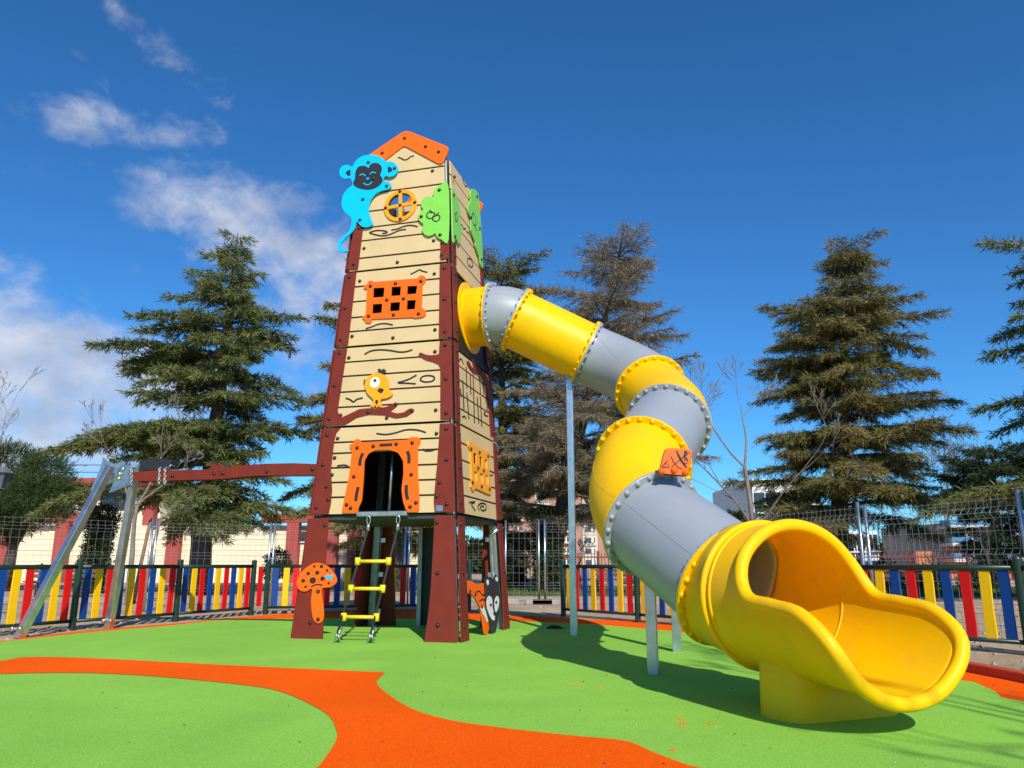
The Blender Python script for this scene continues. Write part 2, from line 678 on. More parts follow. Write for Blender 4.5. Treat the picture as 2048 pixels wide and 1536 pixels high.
def sheet(name, pts, z, material, kind='structure', thick=0.0):
    """flat ground sheet from a world outline"""
    P = [(p[0], p[1]) for p in pts]
    if poly_area(P) < 0: P.reverse()
    tris = tessellate_polygon([[Vector((x, y, 0)) for x, y in P]])
    F = []
    for t in tris:
        a, b, c = (P[i] for i in t)
        s = (b[0] - a[0]) * (c[1] - a[1]) - (c[0] - a[0]) * (b[1] - a[1])
        F.append(tuple(t) if s > 0 else tuple(reversed(t)))
    o = link(name, mesh_from(name, [(x, y, z) for x, y in P], F, material))
    return tag(o, kind=kind)


# ================================================================== ground
tag(link('ground', mesh_from('ground', [(-900, -120, 0), (900, -120, 0), (900, 1500, 0), (-900, 1500, 0)], [(0, 1, 2, 3)], M_sand)), kind='structure')

green_px = [(-160, 1305), (-60, 1292), (40, 1281), (140, 1270), (225, 1262), (344, 1252), (447, 1241), (581, 1238.5), (700, 1238), (830, 1239), (980, 1242),
            (1150, 1248), (1260, 1256), (1350, 1264), (1430, 1274)]
orange_px = [(-160, 1298), (-60, 1288), (0, 1283), (153, 1264), (344, 1248), (453, 1237), (587, 1227), (740, 1219), (860, 1220), (1016, 1231), (1077, 1232),
             (1165, 1239), (1294, 1244), (1370, 1252), (1450, 1262)]
gw = [G(*p) for p in green_px]
ow = [G(*p) for p in orange_px]
right_g = [(3.35, 8.6), (3.62, 7.4), tuple(G(1910, 1362)[:2]), tuple(G(1946, 1366)[:2]), tuple(G(1990, 1385)[:2]), tuple(G(2003, 1398)[:2]), tuple(G(2048, 1406)[:2]), (4.3, 5.1), (5.6, 4.3)]
right_o = [(4.0, 8.9), tuple(G(1921, 1343)[:2]), tuple(G(2048, 1368)[:2]), (4.0, 5.7), (5.6, 5.0)]
near = [(7.0, 0), (7.0, -7), (-9, -7), (-9, 5), (-7.4, 8)]
sheet('orange_rubber_border', catmull([(p[0], p[1], 0) for p in ow], 4) + [Vector((*p, 0)) for p in right_o + near], 0.006, M_orange_r)
sheet('green_rubber_ground', catmull([(p[0], p[1], 0) for p in gw], 4) + [Vector((*p, 0)) for p in right_g + [(6.6, 0), (6.6, -6.6), (-8.6, -6.6), (-8.6, 5), (-7.0, 7.8)]], 0.010, M_green)
up_px = [(-150, 1346), (0, 1325), (55, 1317), (180, 1319), (450, 1333), (640, 1342), (770, 1348)]
rt_px = [(752, 1366), (765, 1384), (820, 1420), (900, 1445), (1024, 1463), (1140, 1476), (1249, 1487), (1304, 1509), (1374, 1536)]
in_px = [(640, 1536), (670, 1490), (672, 1465), (650, 1430), (575, 1392), (500, 1375), (310, 1356), (160, 1349), (0, 1351), (-150, 1360)]
pw = catmull([G(*p) for p in up_px], 5)[:-1] + [G(770, 1348)] + catmull([G(*p) for p in rt_px], 5) + [Vector((1.3, 3.2, 0)), Vector((1.9, 2.2, 0)), Vector((2.2, 0.5, 0)), Vector((-0.4, 0.2, 0)), Vector((-0.7, 2.0, 0)), Vector((-0.95, 3.1, 0))] + catmull([G(*p) for p in in_px], 5)
sheet('orange_rubber_path', pw, 0.014, M_orange_r)
sheet('pale_path', [(-40, 19.5), (40, 17.5), (40, 20.8), (-40, 23)], 0.006, mat('pale_path', (0.50, 0.38, 0.25), 0.95, var=0.15, vscale=1.2, bump=0.4, bscale=12))
sheet('lawn', [(-3, 23.4), (40, 21.2), (40, 31), (-3, 33)], 0.008, mat('lawn_soil', (0.07, 0.10, 0.03), 0.95, var=0.3, vscale=1.5))
# red rubber kerb at the edge of the soft ground
kb = MB()
ka, kc = [(3.95, 9.6), tuple(G(1921, 1343)[:2]), tuple(G(2048, 1368)[:2]), (3.98, 5.55)], []
for i in range(len(ka) - 1):
    a, b = Vector((*ka[i], 0.035)), Vector((*ka[i + 1], 0.035))
    kb.bar(a + Vector((0.06, 0, 0)), b + Vector((0.06, 0, 0)), 0.12, 0.09)
tag(kb.build('kerb', mat('red_rubber_kerb', (0.50, 0.075, 0.035), 0.85, spec=.15, bump=0.3, bscale=90), bevel=0.012), kind='structure')

# ================================================================== play tower
CX, CY, YAW = -1.384, 10.715, R(-15.1)
B0, TAP = 1.0815, 0.0636
Z1, Z2, Z3, Z4 = 1.521, 2.678, 3.789, 4.902
tower = empty('play_tower', (CX, CY, 0), 'tall tapered cream and brown board play tower with monkey panel, standing on green rubber', 'play tower', rz=YAW)


class Face:
    """k: 0 front, 1 right, 2 back, 3 left.  local x along the face, y up the slope, z outwards"""

    def __init__(s, k):
        a = YAW - math.pi / 2 + k * math.pi / 2
        s.nh = Vector((math.cos(a), math.sin(a), 0))
        s.U = Vector((-s.nh.y, s.nh.x, 0))
        s.kk = math.sqrt(1 + TAP * TAP)
        s.Vv = Vector((-s.nh.x * TAP, -s.nh.y * TAP, 1)) / s.kk
        s.Nn = s.U.cross(s.Vv)
        s.O = Vector((CX, CY, 0)) + s.nh * B0
        M = Matrix((s.U, s.Vv, s.Nn)).transposed().to_4x4()
        M.translation = s.O
        s.M = M

    def hw(s, v):
        return B0 - TAP * (v / s.kk)

    def v(s, z):
        return z * s.kk

    def uv(s, px, py, off=0.02):
        r = ray(px, py)
        o = Vector((0, 0, EYE))
        t = (s.O + s.Nn * off - o).dot(s.Nn) / r.dot(s.Nn)
        q = o + r * t - s.O
        return Vector((q.dot(s.U), q.dot(s.Vv)))

    def world(s, u, v, n=0.0):
        return s.O + s.U * u + s.Vv * v + s.Nn * n


FF, FR_, FB, FL_ = (Face(k) for k in range(4))
c1 = lambda x, y: (620 + x / 5.12, 240 + y / 5.12)
c2 = lambda x, y: (620 + x / 4.0425, 500 + y / 4.0425)
c3 = lambda x, y: (560 + x / 3.134, 820 + y / 3.134)


def fuv(face, crop, pts, off=0.02):
    return [face.uv(*crop(*p), off) for p in pts]


BOLT = dome_mesh('bolt_cap', 0.026, 0.022, M_bolt)


def bolts(face, uvs, n, parent, mesh=BOLT):
    for q in uvs:
        link('bolt', mesh, parent, face.M @ Matrix.Translation((q[0], q[1], n)))


def row_polys(v0, v1, Lf, Rf, op, n=2):
    """outline of a board row between v0 and v1, with an opening op=(va,vb,uL,uR) cut out"""
    vs = np.linspace(v0, v1, n)
    left = [Vector((Lf(v), v)) for v in vs]
    right = [Vector((Rf(v), v)) for v in vs]
    if op is None or op[1] <= v0 or op[0] >= v1:
        return [right + left[::-1]], []
    va, vb, uL, uR = op
    lo, hi = max(v0, va), min(v1, vb)
    ss = np.linspace(lo, hi, 10)
    oL = [Vector((uL(v), v)) for v in ss]
    oR = [Vector((uR(v), v)) for v in ss]
    if va <= v0 and vb >= v1:
        return [oL + left[::-1], right + oR[::-1]], []
    if va > v0 and vb >= v1:
        return [right + oR[::-1] + oL + left[::-1]], []
    if va <= v0 and vb < v1:
        return [[oR[0]] + right + left[::-1] + oL + oR[::-1][:-1]], []
    return [right + left[::-1]], [oR + oL[::-1]]


GAP = 0.024


def wall_panel(face, z0, z1, rows, op=None, Lf=None, Rf=None, n=2, name='wall_panel'):
    """dark backing sheet with separate cream boards in front of it"""
    v0, v1 = face.v(z0), face.v(z1)
    inset = 0.05
    Lf = Lf or (lambda v: -face.hw(v) + inset)
    Rf = Rf or (lambda v: face.hw(v) - inset)
    polys, holes = row_polys(v0, v1, lambda v: Lf(v) + 0.006, lambda v: Rf(v) - 0.006, op, max(n, 2))
    mb = MB()
    for p in polys:
        mb.add(*plate_geo(p, holes if len(polys) == 1 else [], -0.014, 0.006))
    back = mb.build(name, M_core, tower, mw=face.M)
    edges = np.concatenate([[0], np.cumsum(rows)])
    edges = v0 + (v1 - v0) * edges / edges[-1]
    for i in range(len(edges) - 1):
        a = edges[i] + (GAP / 2 if i else -0.002)
        b = edges[i + 1] - (GAP / 2 if i < len(edges) - 2 else -0.002)
        polys, holes = row_polys(a, b, Lf, Rf, op, n)
        for p in polys:
            plate('board', p, holes, 0.0, 0.020 + random.uniform(-.0015, .0015), M_cream, back, face.M, 0.003)
    return back


def rect_open(q):
    us, vs = [p[0] for p in q], [p[1] for p in q]
    u0, u1 = min(us), max(us)
    return (min(vs), max(vs), lambda v: u0, lambda v: u1)


gz = 0.035   # gap between storeys
# ---- front face
# storey 1 : doorway
dl = [FF.uv(*c3(*p)) for p in ((487, 640), (520, 470), (532, 262))]
dr = [FF.uv(*c3(*p)) for p in ((797, 640), (778, 470), (772, 262))]


def interp(pts, v):
    return float(np.interp(v, [p[1] for p in pts], [p[0] for p in pts]))


vtop = (dl[2][1] + dr[2][1]) / 2
FVB = FF.v(Z1)
op_door = (FVB - 0.05, vtop, lambda v: interp(dl, v), lambda v: interp(dr, v))
p1 = wall_panel(FF, Z1, Z2 - gz, [1.05, 0.95, 0.95, 0.95, 0.72, 0.95], op_door)
p2 = wall_panel(FF, Z2, Z3 - gz, [1.25, 1.05, 1.1, 1.0, 1.0])
w3 = fuv(FF, c2, [(488, 285), (890, 265), (885, 520), (485, 540)])
op_w3 = rect_open(fuv(FF, c2, [(497, 296), (880, 500)]))
p3 = wall_panel(FF, Z3, Z4 - gz, [1.0, 1.0, 1.15, 1.1, 1.05], op_w3)
# storey 4 with gable
pk = FF.uv(*c1(985, 150))
ev = FF.uv(*c1(1395, 330))
slope = (pk[1] - ev[1]) / (ev[0] - pk[0])
gl = lambda v: max(-FF.hw(v) + 0.05, pk[0] - max(0.0, (pk[1] - v)) / slope)
gr = lambda v: min(FF.hw(v) - 0.05, pk[0] + max(0.0, (pk[1] - v)) / slope)
rc = FF.uv(*c1(930, 880))
rr_ = (FF.uv(*c1(1098, 860)) - rc).length
op_r = (rc[1] - rr_ * .8, rc[1] + rr_ * .8, lambda v: rc[0] - math.sqrt(max(0, (rr_ * .8) ** 2 - (v - rc[1]) ** 2)), lambda v: rc[0] + math.sqrt(max(0, (rr_ * .8) ** 2 - (v - rc[1]) ** 2)))
ztop = (pk[1] - 0.02) / FF.kk
lines4 = [FF.uv(*c1(*p))[1] for p in ((900, 1478), (900, 1374), (900, 1196), (900, 1064), (900, 898), (1000, 700), (1000, 522))]
v4 = FF.v(Z4)
edges4 = [v4] + lines4[1:] + [FF.v(ztop)]
p4 = wall_panel(FF, Z4, ztop, list(np.diff(edges4)), op_r, gl, gr, 14)

# brown corner plates of the front
BR0, BR1 = 0.021, 0.036


def brown(face, crop, pts, smooth=False, name='corner_plate', bo=()):
    q = fuv(face, crop, pts, 0.03)
    q = catmull(q, 4, True) if smooth else fillet(q, 0.012)
    o = plate(name, q, [], BR0, BR1, M_brown, tower, face.M, 0.004)
    bolts(face, fuv(face, crop, bo, 0.036), BR1, o)
    return o


brown(FF, c1, [(455, 1090), (484, 1046), (543, 1106), (490, 1530), (378, 1534), (415, 1300)], bo=[(505, 1107), (447, 1477)])
brown(FF, c1, [(1338, 1228), (1424, 1228), (1426, 1416), (1336, 1434)], bo=[(1352, 1254), (1347, 1380)])
brown(FF, c2, [(292, 189), (375, 181), (306, 770), (211, 773)], bo=[(320, 220), (284, 470), (246, 726)])
brown(FF, c2, [(1050, 114), (1136, 107), (1146, 703), (1043, 711)], bo=[(1087, 146), (1089, 400), (1092, 659)])
lb = [(207, 798), (300, 796), (222, 1300), (238, 1345), (262, 1352), (300, 1335), (400, 1287), (470, 1280), (540, 1285), (620, 1268), (688, 1235), (708, 1246), (698, 1266), (648, 1305), (700, 1322),
      (755, 1315), (808, 1281), (838, 1286), (836, 1305), (785, 1343), (700, 1358), (600, 1333), (480, 1328), (380, 1352), (285, 1411), (114, 1418)]
brown(FF, c2, lb, bo=[(238, 833), (197, 1097), (155, 1366), (470, 1312), (693, 1247), (826, 1297)])
rb = [(1050, 737), (1146, 730), (1151, 1365), (1056, 1369), (1056, 955), (1042, 926), (1000, 905), (940, 890), (888, 860), (878, 842), (893, 828), (940, 848), (1000, 856), (1045, 840)]
brown(FF, c2, rb, bo=[(1094, 768), (1099, 1041), (1101, 1319)])
brown(FF, c3, [(271, 115), (380, 113), (352, 145), (338, 200), (330, 270), (318, 380), (326, 500), (318, 590), (304, 653), (190, 656)], bo=[(297, 157), (269, 345), (291, 480), (303, 562), (228, 612)])
brown(FF, c3, [(1002, 85), (1086, 82), (1092, 638), (971, 638), (965, 560), (985, 350), (998, 180)], bo=[(1043, 117), (1044, 311), (1000, 455), (982, 541), (1046, 590)])
plate('name_plate', fuv(FF, c3, [(977, 598), (1019, 598), (1019, 633), (977, 633)], .04), [], BR1 - .002, BR1 + .003, M_steel, tower, FF.M, 0)
# front legs
brown(FF, c3, [(186, 680), (306, 675), (290, 870), (280, 1100), (268, 1447), (72, 1431)], name='leg_plate', bo=[(282, 722), (190, 1333)])
brown(FF, c3, [(970, 661), (1091, 660), (1111, 1465), (903, 1464), (930, 1280), (947, 1100), (958, 900)], name='leg_plate', bo=[(983, 706), (987, 1022), (988, 1350)])
# bolts on the cream boards
bolts(FF, fuv(FF, c1, [(1255, 522), (1267, 1237), (555, 1316), (895, 1458)]), .02, p4)
bolts(FF, fuv(FF, c2, [(403, 252), (1006, 194), (1011, 645), (341, 698), (671, 711)]), .02, p3)
bolts(FF, fuv(FF, c2, [(315, 872), (1011, 822), (1017, 1295), (248, 1336), (621, 1358)]), .02, p2)
bolts(FF, fuv(FF, c3, [(362, 179), (981, 148), (343, 300), (327, 407)]), .02, p1)


def strokes(face, crop, lists, w=0.024, parent=None, z=0.02, smooth=True, material=None, name='carved_lines', closed=False):
    mb = MB()
    for l in lists:
        q = fuv(face, crop, l, z)
        if smooth and len(q) > 2: q = catmull(q, 5)
        ribbon(mb, q, w, z - 0.003, z + 0.0022)
    return tag(mb.build(name, material or M_core, parent or tower, mw=face.M), kind='stuff' if len(lists) > 1 else None)


strokes(FF, c1, [[(900, 385), (930, 392), (965, 410), (1000, 402), (1030, 378), (1065, 367)],
                 [(742, 1162), (775, 1160), (790, 1148), (760, 1136), (690, 1132), (640, 1142), (612, 1155), (650, 1170), (720, 1185), (790, 1182), (860, 1155), (920, 1130), (985, 1122)],
                 [(833, 1128), (900, 1115), (970, 1088), (1040, 1080), (1103, 1094)]], parent=p4)
strokes(FF, c2, [[(812, 198), (850, 180), (885, 162), (910, 172), (950, 182)], [(450, 637), (500, 622), (550, 602), (610, 596), (670, 607)]], parent=p3)
strokes(FF, c2, [[(441, 845), (490, 818), (560, 808), (640, 812), (720, 825), (780, 822), (828, 806)], [(862, 1012), (800, 1045), (740, 1065), (714, 1072), (730, 1077), (790, 1078), (855, 1083)],
                 [(892, 1045), (910, 1025), (950, 1016), (995, 1022), (1006, 1042), (985, 1062), (935, 1068), (900, 1058), (892, 1045)], [(288, 1199), (320, 1208), (352, 1228), (380, 1208), (427, 1196)]], parent=p2)
strokes(FF, c3, [[(604, 148), (660, 154), (720, 145), (790, 125), (860, 126), (915, 142)], [(894, 245), (915, 257), (950, 255), (973, 247)], [(358, 352), (385, 347), (415, 348), (432, 361)]], parent=p1)

# ---- door frame
df = [(462, 214), (470, 186), (503, 183), (513, 206), (812, 187), (820, 172), (878, 172), (886, 203), (866, 233), (866, 400), (876, 560), (873, 640), (800, 640), (775, 577), (765, 500),
      (778, 400), (776, 320), (745, 270), (690, 250), (610, 251), (560, 273), (532, 320), (526, 450), (516, 570), (480, 648), (391, 645), (402, 585), (440, 400), (456, 252), (440, 237), (443, 216)]
door = plate('door_frame', fillet(fuv(FF, c3, df), 0.03), [], .021, .042, M_orange, tower, FF.M, 0.005)
bolts(FF, fuv(FF, c3, [(484, 237), (585, 227), (729, 214), (829, 206), (464, 418), (823, 405), (418, 594), (443, 615), (853, 581), (816, 607)], .042), .042, door)
strokes(FF, c3, [[(624, 221), (704, 217)]], 0.04, door, .042, False, name='slot')
for sl_ in ([(500, 350), (504, 310), (520, 270)], [(798, 258), (808, 290), (808, 335)], [(474, 572), (480, 530), (490, 482)], [(792, 470), (792, 520), (800, 562)]):
    strokes(FF, c3, [sl_], 0.045, door, .042, name='slot')
# ---- window frame
wf = [(470, 272), (478, 255), (505, 250), (522, 263), (880, 233), (886, 213), (925, 210), (942, 232), (935, 265), (913, 285), (905, 474), (922, 480), (940, 491), (938, 535), (905, 549), (850, 555), (838, 548),
      (506, 562), (500, 590), (480, 596), (455, 590), (450, 568), (428, 558), (430, 540), (456, 530), (468, 316), (440, 318), (440, 292), (466, 284)]
wh = [[(518, 312), (607, 308), (600, 384), (515, 390)], [(664, 303), (740, 299), (735, 372), (660, 377)], [(792, 297), (872, 293), (862, 358), (788, 364)],
      [(512, 443), (590, 438), (583, 512), (508, 518)], [(655, 430), (733, 425), (728, 495), (650, 500)], [(790, 412), (860, 408), (852, 482), (785, 488)]]
win = plate('window_frame', fillet(fuv(FF, c2, wf), 0.02), [fuv(FF, c2, h) for h in wh], .021, .042, M_orange, tower, FF.M, 0.005)
bolts(FF, fuv(FF, c2, [(490, 292), (692, 271), (897, 253), (622, 404), (757, 394), (475, 534), (675, 525), (878, 516)], .042), .042, win)
# ---- round window
ring = [rc + Vector((math.cos(a), math.sin(a))) * rr_ for a in np.linspace(0, 2 * math.pi, 48, endpoint=False)]
secs = []
for q in range(4):
    a0, g = q * math.pi / 2 + R(4), 0.12
    inner = 0.78 * rr_
    hb = 0.10 * rr_
    pts = []
    lo = math.asin(hb / inner)
    for a in np.linspace(lo, math.pi / 2 - lo, 10):
        pts.append(Vector((math.cos(a) * inner, math.sin(a) * inner)))
    pts.append(Vector((hb, hb)))
    ca, sa = math.cos(a0), math.sin(a0)
    secs.append(fillet([rc + Vector((p.x * ca - p.y * sa, p.x * sa + p.y * ca)) for p in pts], 0.012, 2))
rw = plate('round_window_frame', ring, secs, .021, .042, M_amber, tower, FF.M, 0.005)
bolts(FF, [rc] + [rc + Vector((math.cos(a), math.sin(a))) * rr_ * .89 for a in (R(4), R(94), R(184), R(274))], .042, rw)
# ---- gable roof edge
rf = [(590, 385), (620, 358), (940, 140), (985, 121), (1030, 127), (1408, 278), (1426, 300), (1372, 440), (1345, 457), (1310, 450), (970, 268), (780, 415), (690, 480)]
roof = plate('roof_edge', fillet(fuv(FF, c1, rf), .05), [], .021, .044, M_orange, tower, FF.M, 0.006)
bolts(FF, fuv(FF, c1, [(741, 338), (970, 187), (1184, 272), (1318, 326)], .044), .044, roof)
# ---- monkey
mk = [(640, 362), (720, 380), (778, 428), (830, 430), (875, 450), (902, 490), (895, 540), (862, 575), (815, 588), (775, 580), (752, 628), (790, 632), (825, 650), (834, 685), (805, 712), (740, 730), (680, 760),
      (630, 820), (608, 880), (605, 930), (615, 980), (632, 1030), (648, 1065), (636, 1086), (590, 1102), (540, 1098), (508, 1072), (482, 1044), (465, 1110), (430, 1160), (380, 1205), (340, 1250), (325, 1290),
      (335, 1322), (365, 1335), (395, 1328), (396, 1346), (350, 1362), (305, 1345), (288, 1300), (300, 1245), (345, 1195), (395, 1150), (425, 1090), (430, 1020), (410, 990), (360, 945), (332, 890),
      (330, 840), (345, 770), (390, 710), (440, 668), (420, 606), (370, 608), (325, 590), (306, 545), (315, 500), (345, 472), (395, 465), (438, 486), (455, 450), (500, 400), (560, 370)]
monkey = plate('monkey_panel', catmull(fuv(FF, c1, mk, .05), 3, True), [], .045, .068, M_cyan, tower, FF.M, 0.005)
monkey['label'] = 'cyan smiling monkey panel with dark face and curled tail'
fc = [(470, 520), (490, 485), (530, 470), (575, 475), (600, 492), (615, 460), (650, 440), (700, 445), (732, 475), (735, 520), (720, 560), (742, 600), (738, 640), (700, 680), (640, 710), (570, 715), (500, 700), (452, 672), (442, 640), (460, 600), (462, 560)]
plate('face', catmull(fuv(FF, c1, fc, .068), 4, True), [], .066, .0705, M_black, monkey, FF.M, 0)
for e in ([(366, 542), (392, 515), (413, 510), (415, 540), (413, 566), (388, 570)], [(797, 486), (822, 481), (846, 510), (822, 535), (800, 535)]):
    plate('inner_ear', catmull(fuv(FF, c1, e, .068), 4, True), [], .066, .0705, M_black, monkey, FF.M, 0)
strokes(FF, c1, [[(508, 570), (530, 555), (552, 558), (568, 574)], [(613, 557), (630, 540), (652, 535), (675, 544)], [(547, 645), (575, 662), (605, 660), (638, 632)]], .014, monkey, .071, material=M_cyan, name='face_lines')
plate('nose', [FF.uv(*c1(592, 600), .07) + Vector((math.cos(a) * .024, math.sin(a) * .016)) for a in np.linspace(0, 6.283, 14, endpoint=False)], [], .0700, .0745, M_cyan, monkey, FF.M, 0)
bolts(FF, fuv(FF, c1, [(598, 435), (867, 495), (785, 676), (542, 813), (513, 1024), (651, 600)], .068), .068, monkey)
# ---- leafy lime panels
lf = [(1416, 668), (1330, 675), (1285, 705), (1262, 750), (1267, 790), (1215, 785), (1165, 810), (1140, 855), (1145, 895), (1162, 922), (1125, 950), (1112, 990), (1122, 1035), (1162, 1070), (1150, 1115), (1165, 1165), (1210, 1190),
      (1255, 1182), (1285, 1165), (1302, 1200), (1345, 1224), (1420, 1226)]
leaf = plate('leaf_panel', catmull(fuv(FF, c1, lf, .045), 4, True), [], .037, .058, M_lime, tower, FF.M, 0.005)
bolts(FF, fuv(FF, c1, [(1325, 718), (1140, 990), (1332, 1177)], .058), .058, leaf)
strokes(FF, c1, [[(1220, 925), (1240, 935), (1252, 950), (1225, 945), (1200, 960), (1196, 990), (1220, 1010), (1250, 1005), (1272, 985), (1275, 955), (1250, 948)],
                 [(1322, 950), (1300, 965), (1285, 985), (1262, 985), (1255, 1015), (1275, 1035), (1300, 1038), (1325, 1015), (1328, 985), (1305, 975), (1285, 985)]], .018, leaf, .058)
# ---- bird
bd = [(447, 1080), (456, 1048), (490, 1015), (530, 998), (580, 1002), (615, 1025), (637, 1065), (640, 1115), (652, 1150), (672, 1160), (660, 1182), (620, 1200), (576, 1210), (573, 1240), (586, 1264), (574, 1275), (556, 1262),
      (545, 1276), (530, 1258), (516, 1275), (502, 1266), (490, 1275), (495, 1257), (513, 1238), (510, 1205), (470, 1165), (450, 1120)]
bird = plate('bird_panel', catmull(fuv(FF, c2, bd, .04), 4, True), [], .037, .055, M_amber, tower, FF.M, 0.004)
bird['label'] = 'amber one-eyed bird panel perched on a brown branch'


def disc(name, face, crop, x, y, rx, ry, z0, z1, m, parent):
    c = face.uv(*crop(x, y), z1)
    a, b = face.uv(*crop(x + rx, y), z1), face.uv(*crop(x, y + ry), z1)
    r1, r2 = (a - c).length, (b - c).length
    return plate(name, [c + Vector((math.cos(t) * r1, math.sin(t) * r2)) for t in np.linspace(0, 6.283, 22, endpoint=False)], [], z0, z1, m, parent, face.M, 0)


disc('eye', FF, c2, 525, 1070, 40, 43, .053, .0585, M_white, bird)
disc('pupil', FF, c2, 525, 1055, 12, 12, .056, .0620, M_black, bird)
plate('beak', fuv(FF, c2, [(543, 1140), (560, 1117), (590, 1120), (598, 1136), (576, 1161)], .055), [], .053, .0585, M_black, bird, FF.M, 0)
plate('crest', catmull(fuv(FF, c2, [(549, 968), (565, 961), (580, 972), (592, 963), (610, 970), (606, 998), (575, 998)], .04), 3, True), [], .030, .050, M_black, bird, FF.M, 0)
plate('tail_feather', catmull(fuv(FF, c2, [(437, 1056), (455, 1046), (464, 1062), (450, 1082), (438, 1076)], .04), 3, True), [], .030, .050, M_black, bird, FF.M, 0)
plate('belly_mark', fuv(FF, c2, [(530, 1215), (545, 1210), (553, 1228), (540, 1252), (527, 1232)], .055), [], .053, .0585, M_black, bird, FF.M, 0)
# ---- mushroom on the left leg
ms = [(105, 1080), (116, 1040), (150, 1000), (200, 966), (240, 958), (290, 974), (330, 1010), (353, 1052), (350, 1085), (312, 1110), (264, 1118), (262, 1160), (269, 1220), (273, 1290), (263, 1326), (236, 1337), (211, 1315), (199, 1262), (195, 1190), (201, 1122), (160, 1138), (125, 1130), (107, 1102)]
mush = plate('mushroom_panel', catmull(fuv(FF, c3, ms, .055), 4, True), [], .037, .058, M_orange, tower, FF.M, 0.005)
mush['label'] = 'orange spotted mushroom panel on the left front leg'
for x, y, r in ((260, 980, 11), (215, 980, 8), (176, 1025, 11), (233, 1020, 13), (295, 1005, 8), (145, 1070, 12), (205, 1068, 20), (266, 1057, 14), (305, 1086, 8), (160, 1108, 8)):
    disc('spot', FF, c3, x, y, r, r, .056, .0615, M_core, mush)
strokes(FF, c3, [[(195, 1108), (230, 1094), (267, 1098)]], .018, mush, .058)
plate('butterfly', catmull(fuv(FF, c3, [(283, 1045), (300, 1030), (308, 1042), (330, 1030), (333, 1045), (322, 1052), (325, 1066), (308, 1060), (292, 1064), (296, 1052)], .06), 3, True), [], .056, .062, M_cyan, mush, FF.M, 0)
bolts(FF, fuv(FF, c3, [(240, 1137), (239, 1312)], .058), .058, mush)

# ---- right face
q1 = wall_panel(FR_, Z1, Z2 - gz, [1.0, 1.0, 1.0, 1.0, 1.0], rect_open(fuv(FR_, c3, [(1204, 262), (1290, 420)])))
q2 = wall_panel(FR_, Z2, Z3 - gz - .10, [1, 1, 1, 1, 1])
q4 = wall_panel(FR_, Z4 - 0.05, 6.50, [.9, 1, 1, 1, 1, 1, .9])
for (za, zb) in ((Z4, 5.45), (Z3, Z4 - gz), (Z2, Z3 - gz), (Z1, Z2 - gz)):
    for sgn in (-1, 1):
        va, vb = FR_.v(za), FR_.v(zb)
        w_ = .17 if za > Z1 else .20
        if za == Z2 and sgn > 0: w_ = .10
        e = lambda v: sgn * (FR_.hw(v) - .004)
        wav = .05 if za < Z2 else 0.0
        pts = [Vector((e(va), va)), Vector((e(vb), vb)), Vector((e(vb) - sgn * (w_ - wav), vb)), Vector((e((va + vb) / 2) - sgn * w_, (va + vb) / 2)), Vector((e(va) - sgn * (w_ + wav), va))]
        o = plate('corner_plate', pts, [], BR0, BR1, M_brown, tower, FR_.M, .004)
        bolts(FR_, [Vector((e(v) - sgn * .09, v)) for v in (va + .12, (va + vb) / 2, vb - .12)], BR1, o)
for sgn, w0, w1 in ((-1, .30, .24), (1, .34, .22)):
    vb = FR_.v(Z1) - .05
    e = lambda v: sgn * (FR_.hw(v) - .004)
    o = plate('leg_plate', [Vector((e(0), 0)), Vector((e(vb), vb)), Vector((e(vb) - sgn * w1, vb)), Vector((e(.6) - sgn * (w1 + .02), .6)), Vector((e(0) - sgn * w0, 0))], [], BR0, BR1, M_brown, tower, FR_.M, .004)
    bolts(FR_, [Vector((e(v) - sgn * .1, v)) for v in (.18, .8, 1.38)], BR1, o)
yw = [(1174, 204), (1184, 197), (1197, 214), (1290, 262), (1306, 263), (1310, 295), (1300, 318), (1312, 488), (1323, 500), (1313, 531), (1290, 525), (1216, 490), (1201, 511), (1187, 480), (1195, 448), (1186, 262), (1172, 226)]
yh = [[(1203, 268), (1222, 276), (1224, 342), (1206, 332)], [(1242, 290), (1258, 297), (1260, 357), (1245, 348)], [(1275, 308), (1290, 314), (1293, 370), (1278, 362)],
      [(1209, 382), (1226, 390), (1229, 452), (1212, 444)], [(1247, 394), (1263, 402), (1266, 460), (1250, 453)], [(1281, 404), (1296, 411), (1299, 468), (1284, 461)]]
yf = plate('window_frame', fillet(fuv(FR_, c3, yw), .02), [fuv(FR_, c3, h) for h in yh], .021, .042, M_amber, tower, FR_.M, .004)
yf['label'] = 'amber window frame with six openings on the shaded side'
bolts(FR_, fuv(FR_, c3, [(1196, 245), (1249, 267), (1302, 289), (1240, 365), (1275, 380), (1205, 455), (1262, 480), (1312, 497)], .042), .042, yf)
strokes(FR_, c3, [[(1185, 580), (1222, 577), (1200, 592), (1225, 633)], [(1250, 630), (1240, 605), (1262, 585), (1288, 592), (1292, 620), (1270, 632), (1255, 612), (1270, 602), (1280, 612)], [(1310, 395), (1320, 412), (1333, 405)]], .024, q1)
strokes(FR_, c2, [[(1235, 1055), (1245, 1300)], [(1262, 945), (1268, 1120)], [(1295, 1000), (1300, 1170)], [(1318, 1010), (1330, 1400)], [(1352, 1190), (1365, 1405)], [(1370, 1020), (1378, 1160)], [(1378, 1190), (1388, 1430)],
                 [(1400, 1070), (1405, 1180)], [(1268, 1150), (1285, 1370)], [(1425, 1130), (1432, 1300)], [(1215, 1120), (1222, 1190)]], .036, q2, smooth=False)
strokes(FR_, c2, [[(1205, 900), (1220, 880), (1243, 925)], [(1230, 1352), (1250, 1345), (1262, 1368)], [(1420, 1310), (1405, 1325), (1420, 1340), (1438, 1342)]], .024, q2)
